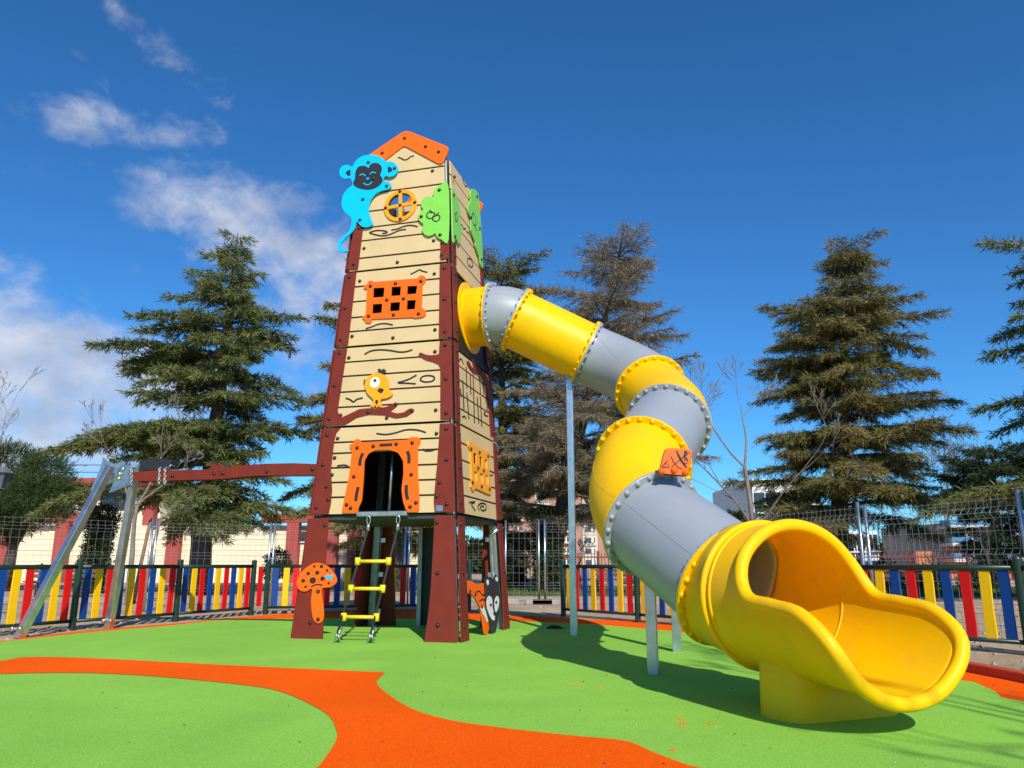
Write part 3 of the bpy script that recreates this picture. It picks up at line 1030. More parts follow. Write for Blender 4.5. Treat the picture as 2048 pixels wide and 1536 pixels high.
strokes(FR_, c1, [[(1560, 600), (1575, 640), (1590, 675), (1610, 680)], [(1535, 1062), (1560, 1080), (1570, 1115), (1595, 1112)], [(1600, 1140), (1620, 1155), (1632, 1180)],
                  [(1640, 1510), (1612, 1470), (1618, 1420), (1645, 1430), (1668, 1480), (1650, 1510), (1635, 1470)]], .024, q4)
br = [(1308, 884), (1328, 878), (1342, 940), (1372, 962), (1418, 1000), (1450, 1080), (1472, 1240), (1492, 1500), (1464, 1505), (1444, 1240), (1420, 1092), (1380, 1012), (1320, 992), (1282, 942), (1268, 905), (1280, 896), (1306, 948), (1326, 954)]
brown(FR_, c2, br, name='branch_plate', bo=[(1382, 980), (1446, 985)])
for nm, pts in (('leaf_panel', [(1447, 692), (1462, 705), (1482, 745), (1505, 820), (1522, 880), (1536, 950), (1527, 1000), (1545, 1080), (1547, 1150), (1537, 1245), (1515, 1266), (1492, 1214), (1476, 1250), (1458, 1240), (1450, 1000)]),
                ('leaf_panel', [(1640, 728), (1655, 706), (1680, 712), (1705, 735), (1722, 790), (1740, 1000), (1758, 1290), (1766, 1512), (1742, 1480), (1727, 1405), (1692, 1300), (1682, 1240), (1642, 1130), (1640, 1010), (1616, 940), (1613, 880), (1640, 830), (1636, 780)])):
    o = plate(nm, catmull(fuv(FR_, c1, pts, .045), 3, True), [], .037, .056, M_lime, tower, FR_.M, .004)
strokes(FR_, c1, [[(1485, 975), (1498, 945), (1508, 980), (1505, 1030), (1490, 1035), (1485, 975)], [(1655, 1010), (1670, 950), (1690, 990), (1700, 1060), (1680, 1080), (1665, 1040)], [(1690, 1085), (1700, 1120), (1712, 1140)]], .018, q4, .056)
bolts(FR_, fuv(FR_, c1, [(1478, 583), (1468, 768), (1482, 1198), (1708, 785), (1645, 1000), (1735, 1112), (1755, 1430)], .056), .056, q4)
# slide entrance plate
ec = Vector((0.0, FR_.v(4.33)))
plate('entrance_plate', [Vector((-.78, FR_.v(Z3 - .08))), Vector((.78, FR_.v(Z3 - .08))), Vector((.76, FR_.v(Z4 - .10))), Vector((-.76, FR_.v(Z4 - .10)))],
      [[ec + Vector((math.cos(a) * .42, math.sin(a) * .42)) for a in np.linspace(0, 6.283, 32, endpoint=False)]], -.03, -.008, M_core, tower, FR_.M, .004)
plate('entrance_ring', [ec + Vector((math.cos(a) * .52, math.sin(a) * .52)) for a in np.linspace(0, 6.283, 48, endpoint=False)], [[ec + Vector((math.cos(a) * .41, math.sin(a) * .41)) for a in np.linspace(0, 6.283, 48, endpoint=False)]], -.006, .016, M_yellow, tower, FR_.M, .004)
# fox and badger at the foot of the right face
fx = [(1156, 1072), (1185, 1068), (1230, 1090), (1275, 1085), (1292, 1080), (1300, 1130), (1290, 1230), (1325, 1310), (1298, 1405), (1285, 1412), (1272, 1330), (1258, 1250), (1225, 1185), (1195, 1150), (1158, 1148)]
fox = plate('fox_panel', fillet(fuv(FR_, c3, fx), .03), [], .004, .026, M_orange, tower, FR_.M, .004)
strokes(FR_, c3, [[(1232, 1140), (1252, 1138), (1268, 1160), (1285, 1155)], [(1250, 1200), (1268, 1188), (1285, 1195)]], .02, fox, .026)
plate('chest', catmull(fuv(FR_, c3, [(1258, 1245), (1275, 1232), (1290, 1262), (1310, 1262), (1322, 1305), (1300, 1330), (1285, 1300), (1272, 1280)], .028), 3, True), [], .024, .031, M_white, fox, FR_.M, 0)
bolts(FR_, fuv(FR_, c3, [(1160, 1085), (1162, 1137), (1188, 1137), (1222, 1155), (1263, 1235)], .026), .026, fox)
bg_ = [(1284, 1050), (1300, 1040), (1310, 1058), (1340, 1058), (1352, 1030), (1365, 1050), (1370, 1120), (1375, 1200), (1368, 1300), (1352, 1390), (1325, 1400), (1316, 1330), (1298, 1260), (1292, 1180)]
bad = plate('badger_panel', fillet(fuv(FR_, c3, bg_, .05), .03), [], .036, .056, M_black, tower, FR_.M, .004)
bad['label'] = 'black and white badger panel beside the right rear leg'
for pp in ([(1296, 1190), (1310, 1165), (1328, 1185), (1330, 1240), (1345, 1290), (1340, 1320), (1318, 1300), (1300, 1250)], [(1345, 1200), (1360, 1165), (1372, 1190), (1366, 1240), (1350, 1268)], [(1294, 1075), (1303, 1062), (1308, 1085), (1300, 1100)], [(1350, 1055), (1360, 1045), (1364, 1068), (1355, 1075)]):
    plate('white_patch', catmull(fuv(FR_, c3, pp, .056), 3, True), [], .054, .0610, M_white, bad, FR_.M, 0)
for x, y, r in ((1322, 1222, 6), (1356, 1205, 6), (1346, 1275, 8)):
    disc('eye', FR_, c3, x, y, r, r * 1.6, .058, .0645, M_black, bad)
# ---- back and left faces
for fc_ in (FB, FL_):
    wall_panel(fc_, Z1, Z2 - gz, [1, 1, 1, 1, 1])
    wall_panel(fc_, Z2, Z3 - gz, [1, 1, 1, 1, 1])
    wall_panel(fc_, Z3, Z4 - gz, [1, 1, 1, 1, 1])
    wall_panel(fc_, Z4, 6.46, [1, 1, 1, 1, 1, 1, 1])
    for (za, zb) in ((Z4, 5.8), (Z3, Z4 - gz), (Z2, Z3 - gz), (Z1, Z2 - gz), (0, Z1 - .05)):
        for sgn in (-1, 1):
            va, vb = fc_.v(za), fc_.v(zb)
            w0, w1 = (.42, .26) if za == 0 else (.2, .17)
            e = lambda v: sgn * (fc_.hw(v) - .004)
            plate('corner_plate' if za else 'leg_plate', [Vector((e(va), va)), Vector((e(vb), vb)), Vector((e(vb) - sgn * w1, vb)), Vector((e(va) - sgn * w0, va))], [], BR0, BR1, M_brown, tower, fc_.M, .004)
br_ = [Vector((x, FB.v(z))) for x, z in ((-.78, 6.45), (0, 7.10), (.78, 6.45), (.70, 6.28), (0, 6.86), (-.70, 6.28))]
plate('roof_edge', fillet(br_, .04), [], .021, .044, M_orange, tower, FB.M, .005)
plate('gable_board', [Vector((x, FB.v(z))) for x, z in ((-.64, 6.475), (.64, 6.475), (0, 7.02))], [], 0, .02, M_cream, tower, FB.M, 0)
# green disc that peeps out behind the left front leg
gd = DP(608, 1213, 10.6)
dm = frame_matrix(gd, FL_.Nn)
plate('side_disc', [Vector((math.cos(a) * .20, math.sin(a) * .24)) for a in np.linspace(0, 6.283, 24, endpoint=False)], [], -.01, .012, M_lime, tower, dm, .004)
# ---- posts, platforms, frame inside
for sx in (-1, 1):
    for sy in (-1, 1):
        pts = []
        for z in (0, 6.5 if sy > 0 or sx < 0 else 6.62):
            h_ = B0 - TAP * z - .085
            u, w_ = sx * h_, sy * h_
            pts.append(Vector((CX + u * math.cos(YAW) - w_ * math.sin(YAW), CY + u * math.sin(YAW) + w_ * math.cos(YAW), z)))
        mb = MB()
        d = (pts[1] - pts[0]).normalized()
        mb.bar(pts[0], pts[1], .10, .10, up=FF.nh)
        mb.build('corner_post', M_steel_d, tower, bevel=.006)
        for zc in (.22, .75, 1.25):
            pc = pts[0].lerp(pts[1], zc / pts[1].z)
            MB().box(pc - Vector((0.05*sx*math.cos(YAW), 0.05*sx*math.sin(YAW), 0)), (.16, .03, .07), Matrix.Rotation(YAW, 3, 'Z')).build('bracket', M_steel, tower, bevel=.004)
for z in (Z1 - .045, Z2 - .06, Z3 - .06, Z4 - .06):
    h_ = B0 - TAP * z - .03
    MB().box((CX, CY, z), (2 * h_, 2 * h_, .06), Matrix.Rotation(YAW, 3, 'Z')).build('platform', M_floor, tower, bevel=.004)
# steel sill below the doorway
a, b = FF.uv(*c3(490, 636)), FF.uv(*c3(800, 634))
MB().box((0, 0, 0), ((b - a).length, .10, .055)).build('door_sill', M_steel_d, tower, bevel=.006, mw=FF.M @ Matrix.Translation(((a.x + b.x) / 2, FF.v(Z1) - .012, .012)) @ Matrix.Rotation(R(90), 4, 'X'))
MB().box((0, 0, 0), ((b - a).length * 1.25, .09, .012)).build('door_tread', M_black, tower, mw=FF.M @ Matrix.Translation(((a.x + b.x) / 2, FF.v(Z1) + .024, -.03)) @ Matrix.Rotation(R(90), 4, 'X'))
# grab bars in the doorway, bent rod at the right rear leg, black inner board
mb = MB()
for px in (640, 745):
    q = FF.uv(*c3(px, 450))
    mb.sweep([FF.world(q.x, FF.v(Z1), -.25), FF.world(q.x, FF.v(Z2 - .1), -.25)], .02, 8)
mb.build('grab_bar', M_steel, tower, True)
mb = MB()
mb.sweep([FR_.world(.62, FR_.v(z), n) for z, n in ((.55, -.02), (.65, -.04), (1.30, -.04), (1.38, .06))], .032, 8)
mb.build('bent_rod', M_steel, tower, True)
bpos = G(842, 1254)
MB().bar((bpos.x + .15, bpos.y + .05, 0.02), (bpos.x + .15, bpos.y + .05, Z1 - .08), .34, .03, up=(0.2, 1, 0)).build('inner_board', M_black, tower, bevel=.004)
MB().bar((bpos.x - .04, bpos.y, 0.0), (bpos.x - .04, bpos.y, Z1 - .08), .06, .06, up=(0, 1, 0)).build('inner_post', M_steel_d, tower, bevel=.004)

# ================================================================== rope ladder
lad = empty('rope_ladder', G(708, 1290), 'rope ladder with three yellow rungs hanging below the orange doorway', 'ladder')
ft = [G(674, 1288), G(741, 1289)]
tp = []
for px in (738, 797):
    q = FF.uv(px, 1036, .05)
    tp.append(FF.world(q.x, FF.v(Z1) - .05, .06))
for i in range(2):
    rope = MB().sweep([ft[i] + Vector((0, 0, .12)), ft[i].lerp(tp[i], .5) + Vector((0, -.012, -.01)), tp[i] - Vector((0, 0, .14))], .014, 7).build('rope', M_rope, lad, True)
    MB().sweep([tp[i] - Vector((0, 0, .17)), tp[i] - Vector((0, 0, .08))], .022, 8).build('end_sleeve', M_steel, rope, True)
    loop = [tp[i] + Vector((math.sin(a) * .022, 0, -.04 - math.cos(a) * .05)) for a in np.linspace(0, 6.283, 14, endpoint=False)]
    MB().sweep(loop, .007, 6, closed=True).build('shackle', M_steel, rope, True)
    MB().sweep([ft[i] + Vector((0, 0, .07)), ft[i] + (tp[i] - ft[i]).normalized() * .20], .020, 8).build('end_sleeve', M_steel, rope, True)
    mb = MB()
    for s in (-1, 1):
        mb.sweep([ft[i] + Vector((s * .045, 0, -.01)), ft[i] + Vector((s * .02, 0, .08)), ft[i] + Vector((0, 0, .11))], .010, 6)
    mb.build('ground_anchor', M_steel, rope, True)
for x0, x1, y in ((719, 783, 1122), (704, 770, 1176), (688, 755, 1235)):
    e = []
    for i, px in enumerate((x0, x1)):
        t = np.linspace(.1, .95, 60)
        best = min(t, key=lambda q: abs(768 - FPX * ((lambda P: (-P.y * SP + (P.z - EYE) * CP) / (P.y * CP + (P.z - EYE) * SP))(ft[i].lerp(tp[i], float(q)))) - y))
        e.append(ft[i].lerp(tp[i], float(best)))
    rg = MB().sweep([e[0], e[1]], .021, 10).build('rung', M_rung, lad, True)
    for q in e:
        MB().sweep([q - Vector((0, 0, .045)), q + Vector((0, 0, .045))], .034, 10).build('rung_cap', M_rung, rg, True)

# ================================================================== tube slide
slide = empty('tube_slide', (1.5, 5.7, 0), 'long yellow and grey tube slide spiralling down from the tower to an open trough', 'slide')
EX0, EAL = Vector((1.548, 5.711, 0)), R(-68.18)
EH = Vector((math.cos(EAL), math.sin(EAL), 0))
EL_ = Vector((-EH.y, EH.x, 0))
tz = 4.31
hwz = B0 - TAP * tz
P0 = Vector((CX, CY, 0)) + FR_.nh * (hwz - .12) + Vector((0, 0, tz + .02))
F = [P0,
     DP(985, 632, 10.86), DP(1032, 639, 10.82), DP(1172, 706, 10.72), DP(1300, 778, 9.85), DP(1336, 850, 8.45),
     DP(1286, 925, 7.44), Vector((1.185, 6.565, 1.232)), Vector((1.592, 5.742, .755))]
nrm_ = lambda v: v.normalized()
d23, d56, d78 = nrm_(F[3] - F[2]), nrm_(F[6] - F[5]), nrm_(F[8] - F[7])
TG = [FR_.nh.copy(), nrm_(FR_.nh + Vector((0, 0, -.05))), d23, d23, nrm_(Vector((.19, -.718, -.60))), d56, d56, d78, d78]
T8 = d78


def hermite(i, u):
    p0, p1 = F[i], F[i + 1]
    L_ = (p1 - p0).length
    k = L_ * (1.0 + .12 * (1 - TG[i].dot(TG[i + 1])))
    m0, m1 = TG[i] * k, TG[i + 1] * k
    u2, u3 = u * u, u ** 3
    return p0 * (2 * u3 - 3 * u2 + 1) + m0 * (u3 - 2 * u2 + u) + p1 * (-2 * u3 + 3 * u2) + m1 * (u3 - u2)


TR, FRAD = .420, .475
cols = [M_yellow, M_grey, M_yellow, M_grey, M_yellow, M_grey, M_yellow, M_grey]
TB = {M_yellow.name: dome_mesh('tube_bolt_yellow', .025, .026, M_yellow), M_grey.name: dome_mesh('tube_bolt_grey', .025, .026, M_grey)}
tang = []
for i in range(8):
    pts = [hermite(i, float(u)) for u in np.linspace(0, 1, 21)]
    t0, t1 = TG[i], TG[i + 1]
    tang.append(t0)
    seg = MB().sweep(pts, TR, 56, cap=False).build('tube_section', cols[i], slide, True)
    sol = seg.modifiers.new('wall', 'SOLIDIFY')
    sol.thickness = .012
    sol.offset = -1
    for a_ in (R(62), R(242)):
        P_, fr_ = frames(pts)
        side_ = [(t.cross(Vector((0, 0, 1)))).normalized() for t, _, _ in fr_]
        up_ = [sd_.cross(t).normalized() for sd_, (t, _, _) in zip(side_, fr_)]
        MB().sweep([p + sd_ * (math.sin(a_) * TR) + u_ * (math.cos(a_) * TR) for p, sd_, u_ in zip(P_, side_, up_)], .0022, 6).build('mould_seam', cols[i], seg, True)
    # flange pair : the rim of this section at both ends
    for (p, t, sgn) in ((pts[0], t0, 1), (pts[-1], t1, -1)):
        if i == 0 and sgn == 1: continue
        v_, f_ = [], []
        prof = [(TR - .005, .001), (FRAD, .001), (FRAD, .020), (FRAD - .004, .025), (TR - .002, .030)]
        m = frame_matrix(p, t * sgn)
        n = 64
        for rr, zz in prof:
            for k in range(n):
                a = 2 * math.pi * k / n
                v_.append(m @ Vector((rr * math.cos(a), rr * math.sin(a), zz)))
        for q in range(len(prof) - 1):
            for k in range(n):
                k2 = (k + 1) % n
                f_.append((q * n + k, q * n + k2, (q + 1) * n + k2, (q + 1) * n + k))
        fl = MB().add(v_, f_).build('flange', cols[i], slide)
        for k in range(24):
            a = 2 * math.pi * (k + .5) / 24
            mm = m @ Matrix.Translation((math.cos(a) * (FRAD - .027), math.sin(a) * (FRAD - .027), .024))
            link('bolt', TB[cols[i].name], fl, mm)
# exit piece : closed collar opening into a trough with a rolled rim
RS = [0.709, 0.718, 0.743, 0.848, 1.069, 1.288, 1.46, 1.482, 1.473]
RT = [180., 146.3, 117.2, 94.0, 90.6, 87.0, 69.0, 36.3, 0.]
rim = catmull([Vector((s, t, 0)) for s, t in zip(RS, RT)], 9)
ERX, ERZ = .485, .449


def exit_pt(s, th, dr=0.0):
    th = R(th)
    k = min(1.0, max(0.0, s / .42))
    k = k * k * (3 - 2 * k)
    rx = TR + (ERX - TR) * k + dr
    rz = TR + (ERZ - TR) * k + dr
    zc = F[8].z + (.685 + (-.059) * (s - .7) - F[8].z) * k
    w_, h_ = rx * math.sin(th), -rz * math.cos(th)
    sh = -(w_ * T8.dot(EL_) + h_ * T8.z) / T8.dot(EH) * (1 - k)
    return EX0 + Vector((F[8].x - EX0.x, F[8].y - EX0.y, 0)) * (1 - k) + EH * (s + sh) + EL_ * w_ + Vector((0, 0, zc + h_))


V, Fc = [], []
ths = [(p.x, min(180., p.y)) for p in rim]
ring_ths = [(s, t) for s, t in ths] + [(s, -t) for s, t in ths[::-1][1:-1]]
NS = 26
for s_end, t in ring_ths:
    for k in range(NS + 1):
        V.append(exit_pt(s_end * k / NS, t))
m_ = len(ring_ths)
for i in range(m_):
    j = (i + 1) % m_
    for k in range(NS):
        Fc.append((i * (NS + 1) + k, j * (NS + 1) + k, j * (NS + 1) + k + 1, i * (NS + 1) + k + 1))
ex = MB().add(V, Fc).build('exit_trough', M_yellow, slide, True)
bmn = bmesh.new()
bmn.from_mesh(ex.data)
bmesh.ops.recalc_face_normals(bmn, faces=bmn.faces)
bmn.to_mesh(ex.data)
bmn.free()
sol = ex.modifiers.new('wall', 'SOLIDIFY')
sol.thickness = .03
sol.offset = 0
MB().sweep([exit_pt(s, t, .012) for s, t in ring_ths], .041, 14, closed=True).build('rolled_rim', M_yellow, ex, True)
for s_, r_, dr in ((.42, .022, .022), (.475, .012, .014)):
    MB().sweep([exit_pt(s_, t, dr) for t in np.linspace(-180, 180, 64, endpoint=False)], r_, 10, closed=True).build('collar_ridge', M_yellow, ex, True)
MB().sweep([exit_pt(.60, t, -.013) for t in np.linspace(-175, 175, 70)], .008, 8).build('inner_seam', M_yellow, ex, True)
# flange of the exit piece
m = frame_matrix(F[8], T8)
v_, f_ = [], []
prof = [(TR - .005, .002), (FRAD + .01, .002), (FRAD + .01, .022), (FRAD + .005, .027), (TR, .035)]
for rr, zz in prof:
    for k in range(64):
        a = 2 * math.pi * k / 64
        v_.append(m @ Vector((rr * math.cos(a), rr * math.sin(a), zz)))
for q in range(len(prof) - 1):
    for k in range(64):
        k2 = (k + 1) % 64
        f_.append((q * 64 + k, q * 64 + k2, (q + 1) * 64 + k2, (q + 1) * 64 + k))
fl = MB().add(v_, f_).build('flange', M_yellow, slide)
for k in range(24):
    a = 2 * math.pi * (k + .5) / 24
    link('bolt', TB[M_yellow.name], fl, m @ Matrix.Translation((math.cos(a) * (FRAD - .02), math.sin(a) * (FRAD - .02), .026)))
# moulded foot below the trough
foot = []
for z, gs, gw0, gw1 in ((0.0, 1.0, -.33, .55), (.03, 1.0, -.325, .54), (.14, .98, -.32, .48), (.30, .96, -.31, .40)):
    rect = [(.58, gw0), (.58 + .40 * gs, gw0), (.58 + .40 * gs, gw1), (.58, gw1)]
    foot.append([EX0 + EH * p.x + EL_ * p.y + Vector((0, 0, z)) for p in fillet([Vector(q) for q in rect], .18, 8)])
nf = len(foot[0])
for q in range(nf):
    p = foot[-1][q]
    w_ = max(-.45, min(.45, (p - EX0).dot(EL_)))
    s_ = (p - EX0).dot(EH)
    foot[-1][q] = Vector((p.x, p.y, .685 - .059 * (s_ - .7) - ERZ * math.sqrt(1 - (w_ / ERX) ** 2) - .014))
V = [p for r_ in foot for p in r_]
Fc = [(i * nf + k, i * nf + (k + 1) % nf, (i + 1) * nf + (k + 1) % nf, (i + 1) * nf + k) for i in range(len(foot) - 1) for k in range(nf)]
MB().add(V, Fc).build('moulded_foot', M_yellow, slide, True)
# support posts
for (px, py, ztop, w_) in ((1148, 1272, None, .085), (1307, 1350, None, .092), (1355, 1305, None, .092)):
    b_ = G(px, py)
    best = None
    for i in range(8):
        for u in np.linspace(0, 1, 21):
            p = hermite(i, float(u))
            d = (p.xy - b_.xy).length
            if best is None or d < best[0]: best = (d, p)
    p = best[1]
    tp_ = Vector((b_.x, b_.y, p.z - math.sqrt(max(.02, TR ** 2 - min(best[0], TR * .95) ** 2)) + .02))
    po = MB().bar((b_.x, b_.y, 0), tp_, w_, w_, up=(0.25, 1, 0)).build('support_post', M_steel, slide, bevel=.006)
    MB().box(tp_ - Vector((0, 0, .05)), (.14, .14, .10)).build('post_bracket', M_steel_d, po, bevel=.006)
    for dz in (.16, .22):
        link('bolt', dome_mesh('steel_bolt', .014, .014, M_steel), po, frame_matrix(tp_ - Vector((-.045, 0.0, dz)), (1, 0, 0)))

# ================================================================== warning sign on the tube
c6 = lambda x, y: (1140 + x / 3.658, 820 + y / 3.658)
sc = DP(*c6(770, 400), 6.16)
sgn_n = Vector((-.15, -1, .12)).normalized()
SM = frame_matrix(sc, sgn_n)


def suv(x, y, off=0.0):
    r = ray(*c6(x, y))
    o = Vector((0, 0, EYE))
    t = (sc + sgn_n * off - o).dot(sgn_n) / r.dot(sgn_n)
    q = SM.inverted() @ (o + r * t)
    return Vector((q.x, q.y))


sign = empty('warning_sign', sc - Vector((0, 0, .2)), 'orange warning sign with pictogram bolted to the tube slide flange', 'sign')
sp_ = plate('sign_board', fillet([suv(*p) for p in ((697, 290), (722, 281), (872, 290), (894, 302), (862, 472), (842, 479), (651, 462))], .03), [], -.012, .010, M_orange, sign, SM, .004)
sp_ = plate('sign_back', fillet([suv(*p) for p in ((690, 288), (722, 276), (874, 285), (898, 300), (864, 476), (842, 484), (643, 464))], .03), [], -.024, -.010, M_core, sign, SM, .002)
mb = MB()
for l, w_ in (([(672, 418), (712, 367), (724, 422), (672, 418)], .010), ([(702, 385), (700, 402)], .009), ([(699, 408), (698, 413)], .009), ([(780, 297), (792, 335), (812, 375), (850, 418)], .013), ([(740, 340), (755, 378), (790, 420), (822, 432)], .009),
              ([(876, 310), (742, 416)], .008), ([(790, 320), (852, 424)], .012), ([(846, 320), (838, 342), (850, 352), (860, 374)], .016), ([(838, 326), (828, 340), (824, 352)], .009), ([(845, 345), (838, 372)], .010), ([(830, 385), (850, 395), (865, 380)], .008)):
    ribbon(mb, catmull([suv(*p, .01) for p in l], 4) if len(l) > 4 else [suv(*p, .01) for p in l], w_, .008, .0125)
cc = suv(846, 310, .01)
mb.add(*plate_geo([cc + Vector((math.cos(a) * .016, math.sin(a) * .016)) for a in np.linspace(0, 6.283, 12, endpoint=False)], [], .008, .0125))
mb.build('pictogram', M_core, sign, mw=SM)
sb = dome_mesh('sign_bolt', .028, .03, M_orange)
for p in ((668, 450), (762, 443), (845, 461)):
    q = suv(*p)
    link('bolt', sb, sign, SM @ Matrix.Translation((q.x, q.y, .009)))

# ================================================================== swing frame
c4 = lambda x, y: (x / 3.2, 860 + y / 3.2)
AP = Vector((-5.38, 10.92, 2.20))
TE = FF.world(-FF.hw(2.1), FF.v(2.12), -.15)
swing = empty('swing_set', (AP.x, AP.y, 0), 'galvanised two-legged swing frame with brown beam reaching the tower', 'swing frame')
la, lbp = G(37, 1277), G(217, 1258.5)
apx = DP(*c4(735, 290), (AP.y * CP + (AP.z - EYE) * SP))
for b_, off in ((la, Vector((-.08, -.30, 0))), (lbp, Vector((.02, .22, 0)))):
    top = AP + off + Vector((-.10, 0, .02))
    lg = MB().bar(b_, top, .098, .098, up=(1, -.3, .3)).build('leg', M_steel, swing, bevel=.008)
    for dx in (-.05, .05):
        link('bolt', dome_mesh('steel_bolt', .03, .03, M_steel), lg, frame_matrix(b_ + Vector((dx, -.07, .12)), (0, -1, .2)))
# beam
bd_ = (TE - AP)
bl = bd_.length
bx_ = bd_.normalized()
core = MB().bar(AP - bx_ * .05 - Vector((0, 0, .03)), TE - Vector((0, 0, .03)), .09, .07).build('beam', M_steel_d, swing, bevel=.006)
bn = bx_.cross(Vector((0, 0, 1))).normalized()
if bn.y > 0: bn = -bn
BM = frame_matrix(AP + bn * .055, bn)


def buv(px, py):
    r = ray(px, py)
    o = Vector((0, 0, EYE))
    p = AP + bn * .07
    t = (p - o).dot(bn) / r.dot(bn)
    q = BM.inverted() @ (o + r * t)
    return Vector((q.x, q.y))


for side in (1, -1):
    M2 = BM if side > 0 else Matrix.Translation(-bn * .13) @ BM
    for seg, bo in (([(855, 270), (1000, 258), (1200, 256), (1330, 252), (1355, 240), (1358, 205), (1380, 222), (1402, 236), (1402, 315), (1250, 318), (1050, 325), (855, 326)], ((1105, 294), (1373, 280))),
                    ([(1404, 236), (1440, 240), (1520, 228), (1700, 216), (1880, 212), (2030, 218), (2022, 290), (1850, 290), (1650, 292), (1500, 305), (1404, 316)], ((1427, 277), (1709, 265), (2002, 251)))):
        pl = plate('beam_plate', fillet([buv(*c4(*p)) for p in seg], .02), [], 0, .02, M_brown, swing, M2, .004)
        if side > 0:
            for p in bo:
                q = buv(*c4(*p))
                link('bolt', BOLT, pl, M2 @ Matrix.Translation((q.x, q.y, .02)))
# gusset plates joining legs and beam
for side in (1, -1):
    off = bn * (.085 * side - .03)
    q = [buv(*c4(*p)) for p in ((706, 180), (735, 212), (785, 228), (842, 205), (835, 250), (838, 290), (800, 330), (690, 372), (625, 395), (672, 290), (695, 235))]
    pl = plate('gusset_plate', q, [], 0, .012, M_steel, swing, Matrix.Translation(off + bn * .09 * (1 if side > 0 else -1)) @ BM, .003)
    if side > 0:
        mbt = dome_mesh('steel_bolt', .035, .03, M_steel)
        for p in ((750, 245), (718, 307), (778, 298), (812, 290), (770, 322), (806, 318), (683, 372), (833, 258)):
            u = buv(*c4(*p))
            link('bolt', mbt, pl, Matrix.Translation(off + bn * .09) @ BM @ Matrix.Translation((u.x, u.y, .012)))
# swing seat thrown over the beam
seat_c = BM @ Vector((*buv(*c4(985, 238)), -.06))
seat = empty('belt_swing', seat_c, 'black rubber swing seat lying on top of the brown beam with chains', 'swing seat')
sv = []
for k in range(13):
    t = k / 12
    px = 890 + (1085 - 890) * t
    q = buv(*c4(px, 240))
    sv.append(BM @ Vector((q.x, q.y - .01 + .03 * math.sin(t * math.pi), -.07)))
mb = MB()
V, Fc = [], []
for p in sv:
    for dy, dz in ((-.09, -.055), (-.085, .085), (-.05, .115), (.05, .115), (.085, .085), (.09, -.055)):
        V.append(p + bn * dy + Vector((0, 0, dz)))
for i in range(len(sv) - 1):
    for k in range(6):
        Fc.append((i * 6 + k, i * 6 + (k + 1) % 6, (i + 1) * 6 + (k + 1) % 6, (i + 1) * 6 + k))
Fc += [tuple(range(5, -1, -1)), tuple((len(sv) - 1) * 6 + k for k in range(6))]
mb.add(V, Fc)
mb.build('seat', M_black, seat, False, bevel=.008)


def chain(path, parent):
    mb = MB()
    P = catmull(path, 10)
    acc, last, k = 0, P[0], 0
    for i in range(1, len(P)):
        acc += (P[i] - P[i - 1]).length
        if acc > .028:
            acc = 0
            t = (P[i] - last).normalized()
            side = t.orthogonal().normalized() if k % 2 else t.cross(t.orthogonal()).normalized()
            c = (P[i] + last) / 2
            mb.sweep([c + t * (math.cos(a) * .024) + side * (math.sin(a) * .013) for a in np.linspace(0, 6.283, 8, endpoint=False)], .0055, 5, closed=True)
            last = P[i]
            k += 1
    return mb.build('chain', M_steel, parent, True)


for px in (848, 1026, 1062):
    ul = buv(*c4(px, 255))
    top = ul.y + .015
    bot = buv(*c4(px, 330)).y - .015
    lo_ = [BM @ Vector((ul.x + dx, y, z)) for dx, y, z in ((0, top, .035), (.01, (top + bot) / 2, .040), (.0, bot, .030), (0, bot - .012, -.06), (0.01, bot, -.165), (0, (top + bot) / 2, -.175), (0, top, -.165), (0, top + .02, -.06), (.012, top, .045), (.02, (top + bot) / 2, .046), (.028, bot - .03, .04))]
    chain(lo_, seat)
mb = MB()
for px in (880, 1075):
    u = buv(*c4(px, 250))
    mb.sweep([BM @ Vector((u.x, u.y, .02)), BM @ Vector((u.x + .03, u.y + .06, .0)), BM @ Vector((u.x + .06, u.y + .04, -.05))], .008, 6)
mb.build('seat_hook', M_steel, seat, True)

# ================================================================== coloured picket fences
FH = 0.862


def slat_mesh(name, material, width, seed):
    r = random.Random(seed)
    zs = np.linspace(.145, FH - .025, 9)
    V = []
    for i, z in enumerate(zs):
        w_ = width / 2 * (1 + .02 * math.sin(i * 1.1 + seed))
        off = .002 * math.sin(i * .8 + seed * 2)
        for x, y in ((-w_ + .006, -.012), (w_ - .006, -.012), (w_, 0), (w_ - .006, .012), (-w_ + .006, .012), (-w_, 0)):
            V.append((x + off, y, z))
    Fc = []
    for i in range(len(zs) - 1):
        for k in range(6):
            Fc.append((i * 6 + k, i * 6 + (k + 1) % 6, (i + 1) * 6 + (k + 1) % 6, (i + 1) * 6 + k))
    Fc += [tuple(range(5, -1, -1)), tuple((len(zs) - 1) * 6 + k for k in range(6))]
    return mesh_from(name, V, Fc, material)


SLAT = {c: [slat_mesh('slat_' + c, M_slat[c], .112, s) for s in range(3)] for c in 'ryb'}


def post_mesh():
    V, Fc = sweep([(0, 0, 0), (0, 0, .955), (0, 0, .965), (0, 0, .975)], [.046, .046, .042, .028], 16)
    return mesh_from('fence_post', V, Fc, M_fgreen, False)


POST = post_mesh()


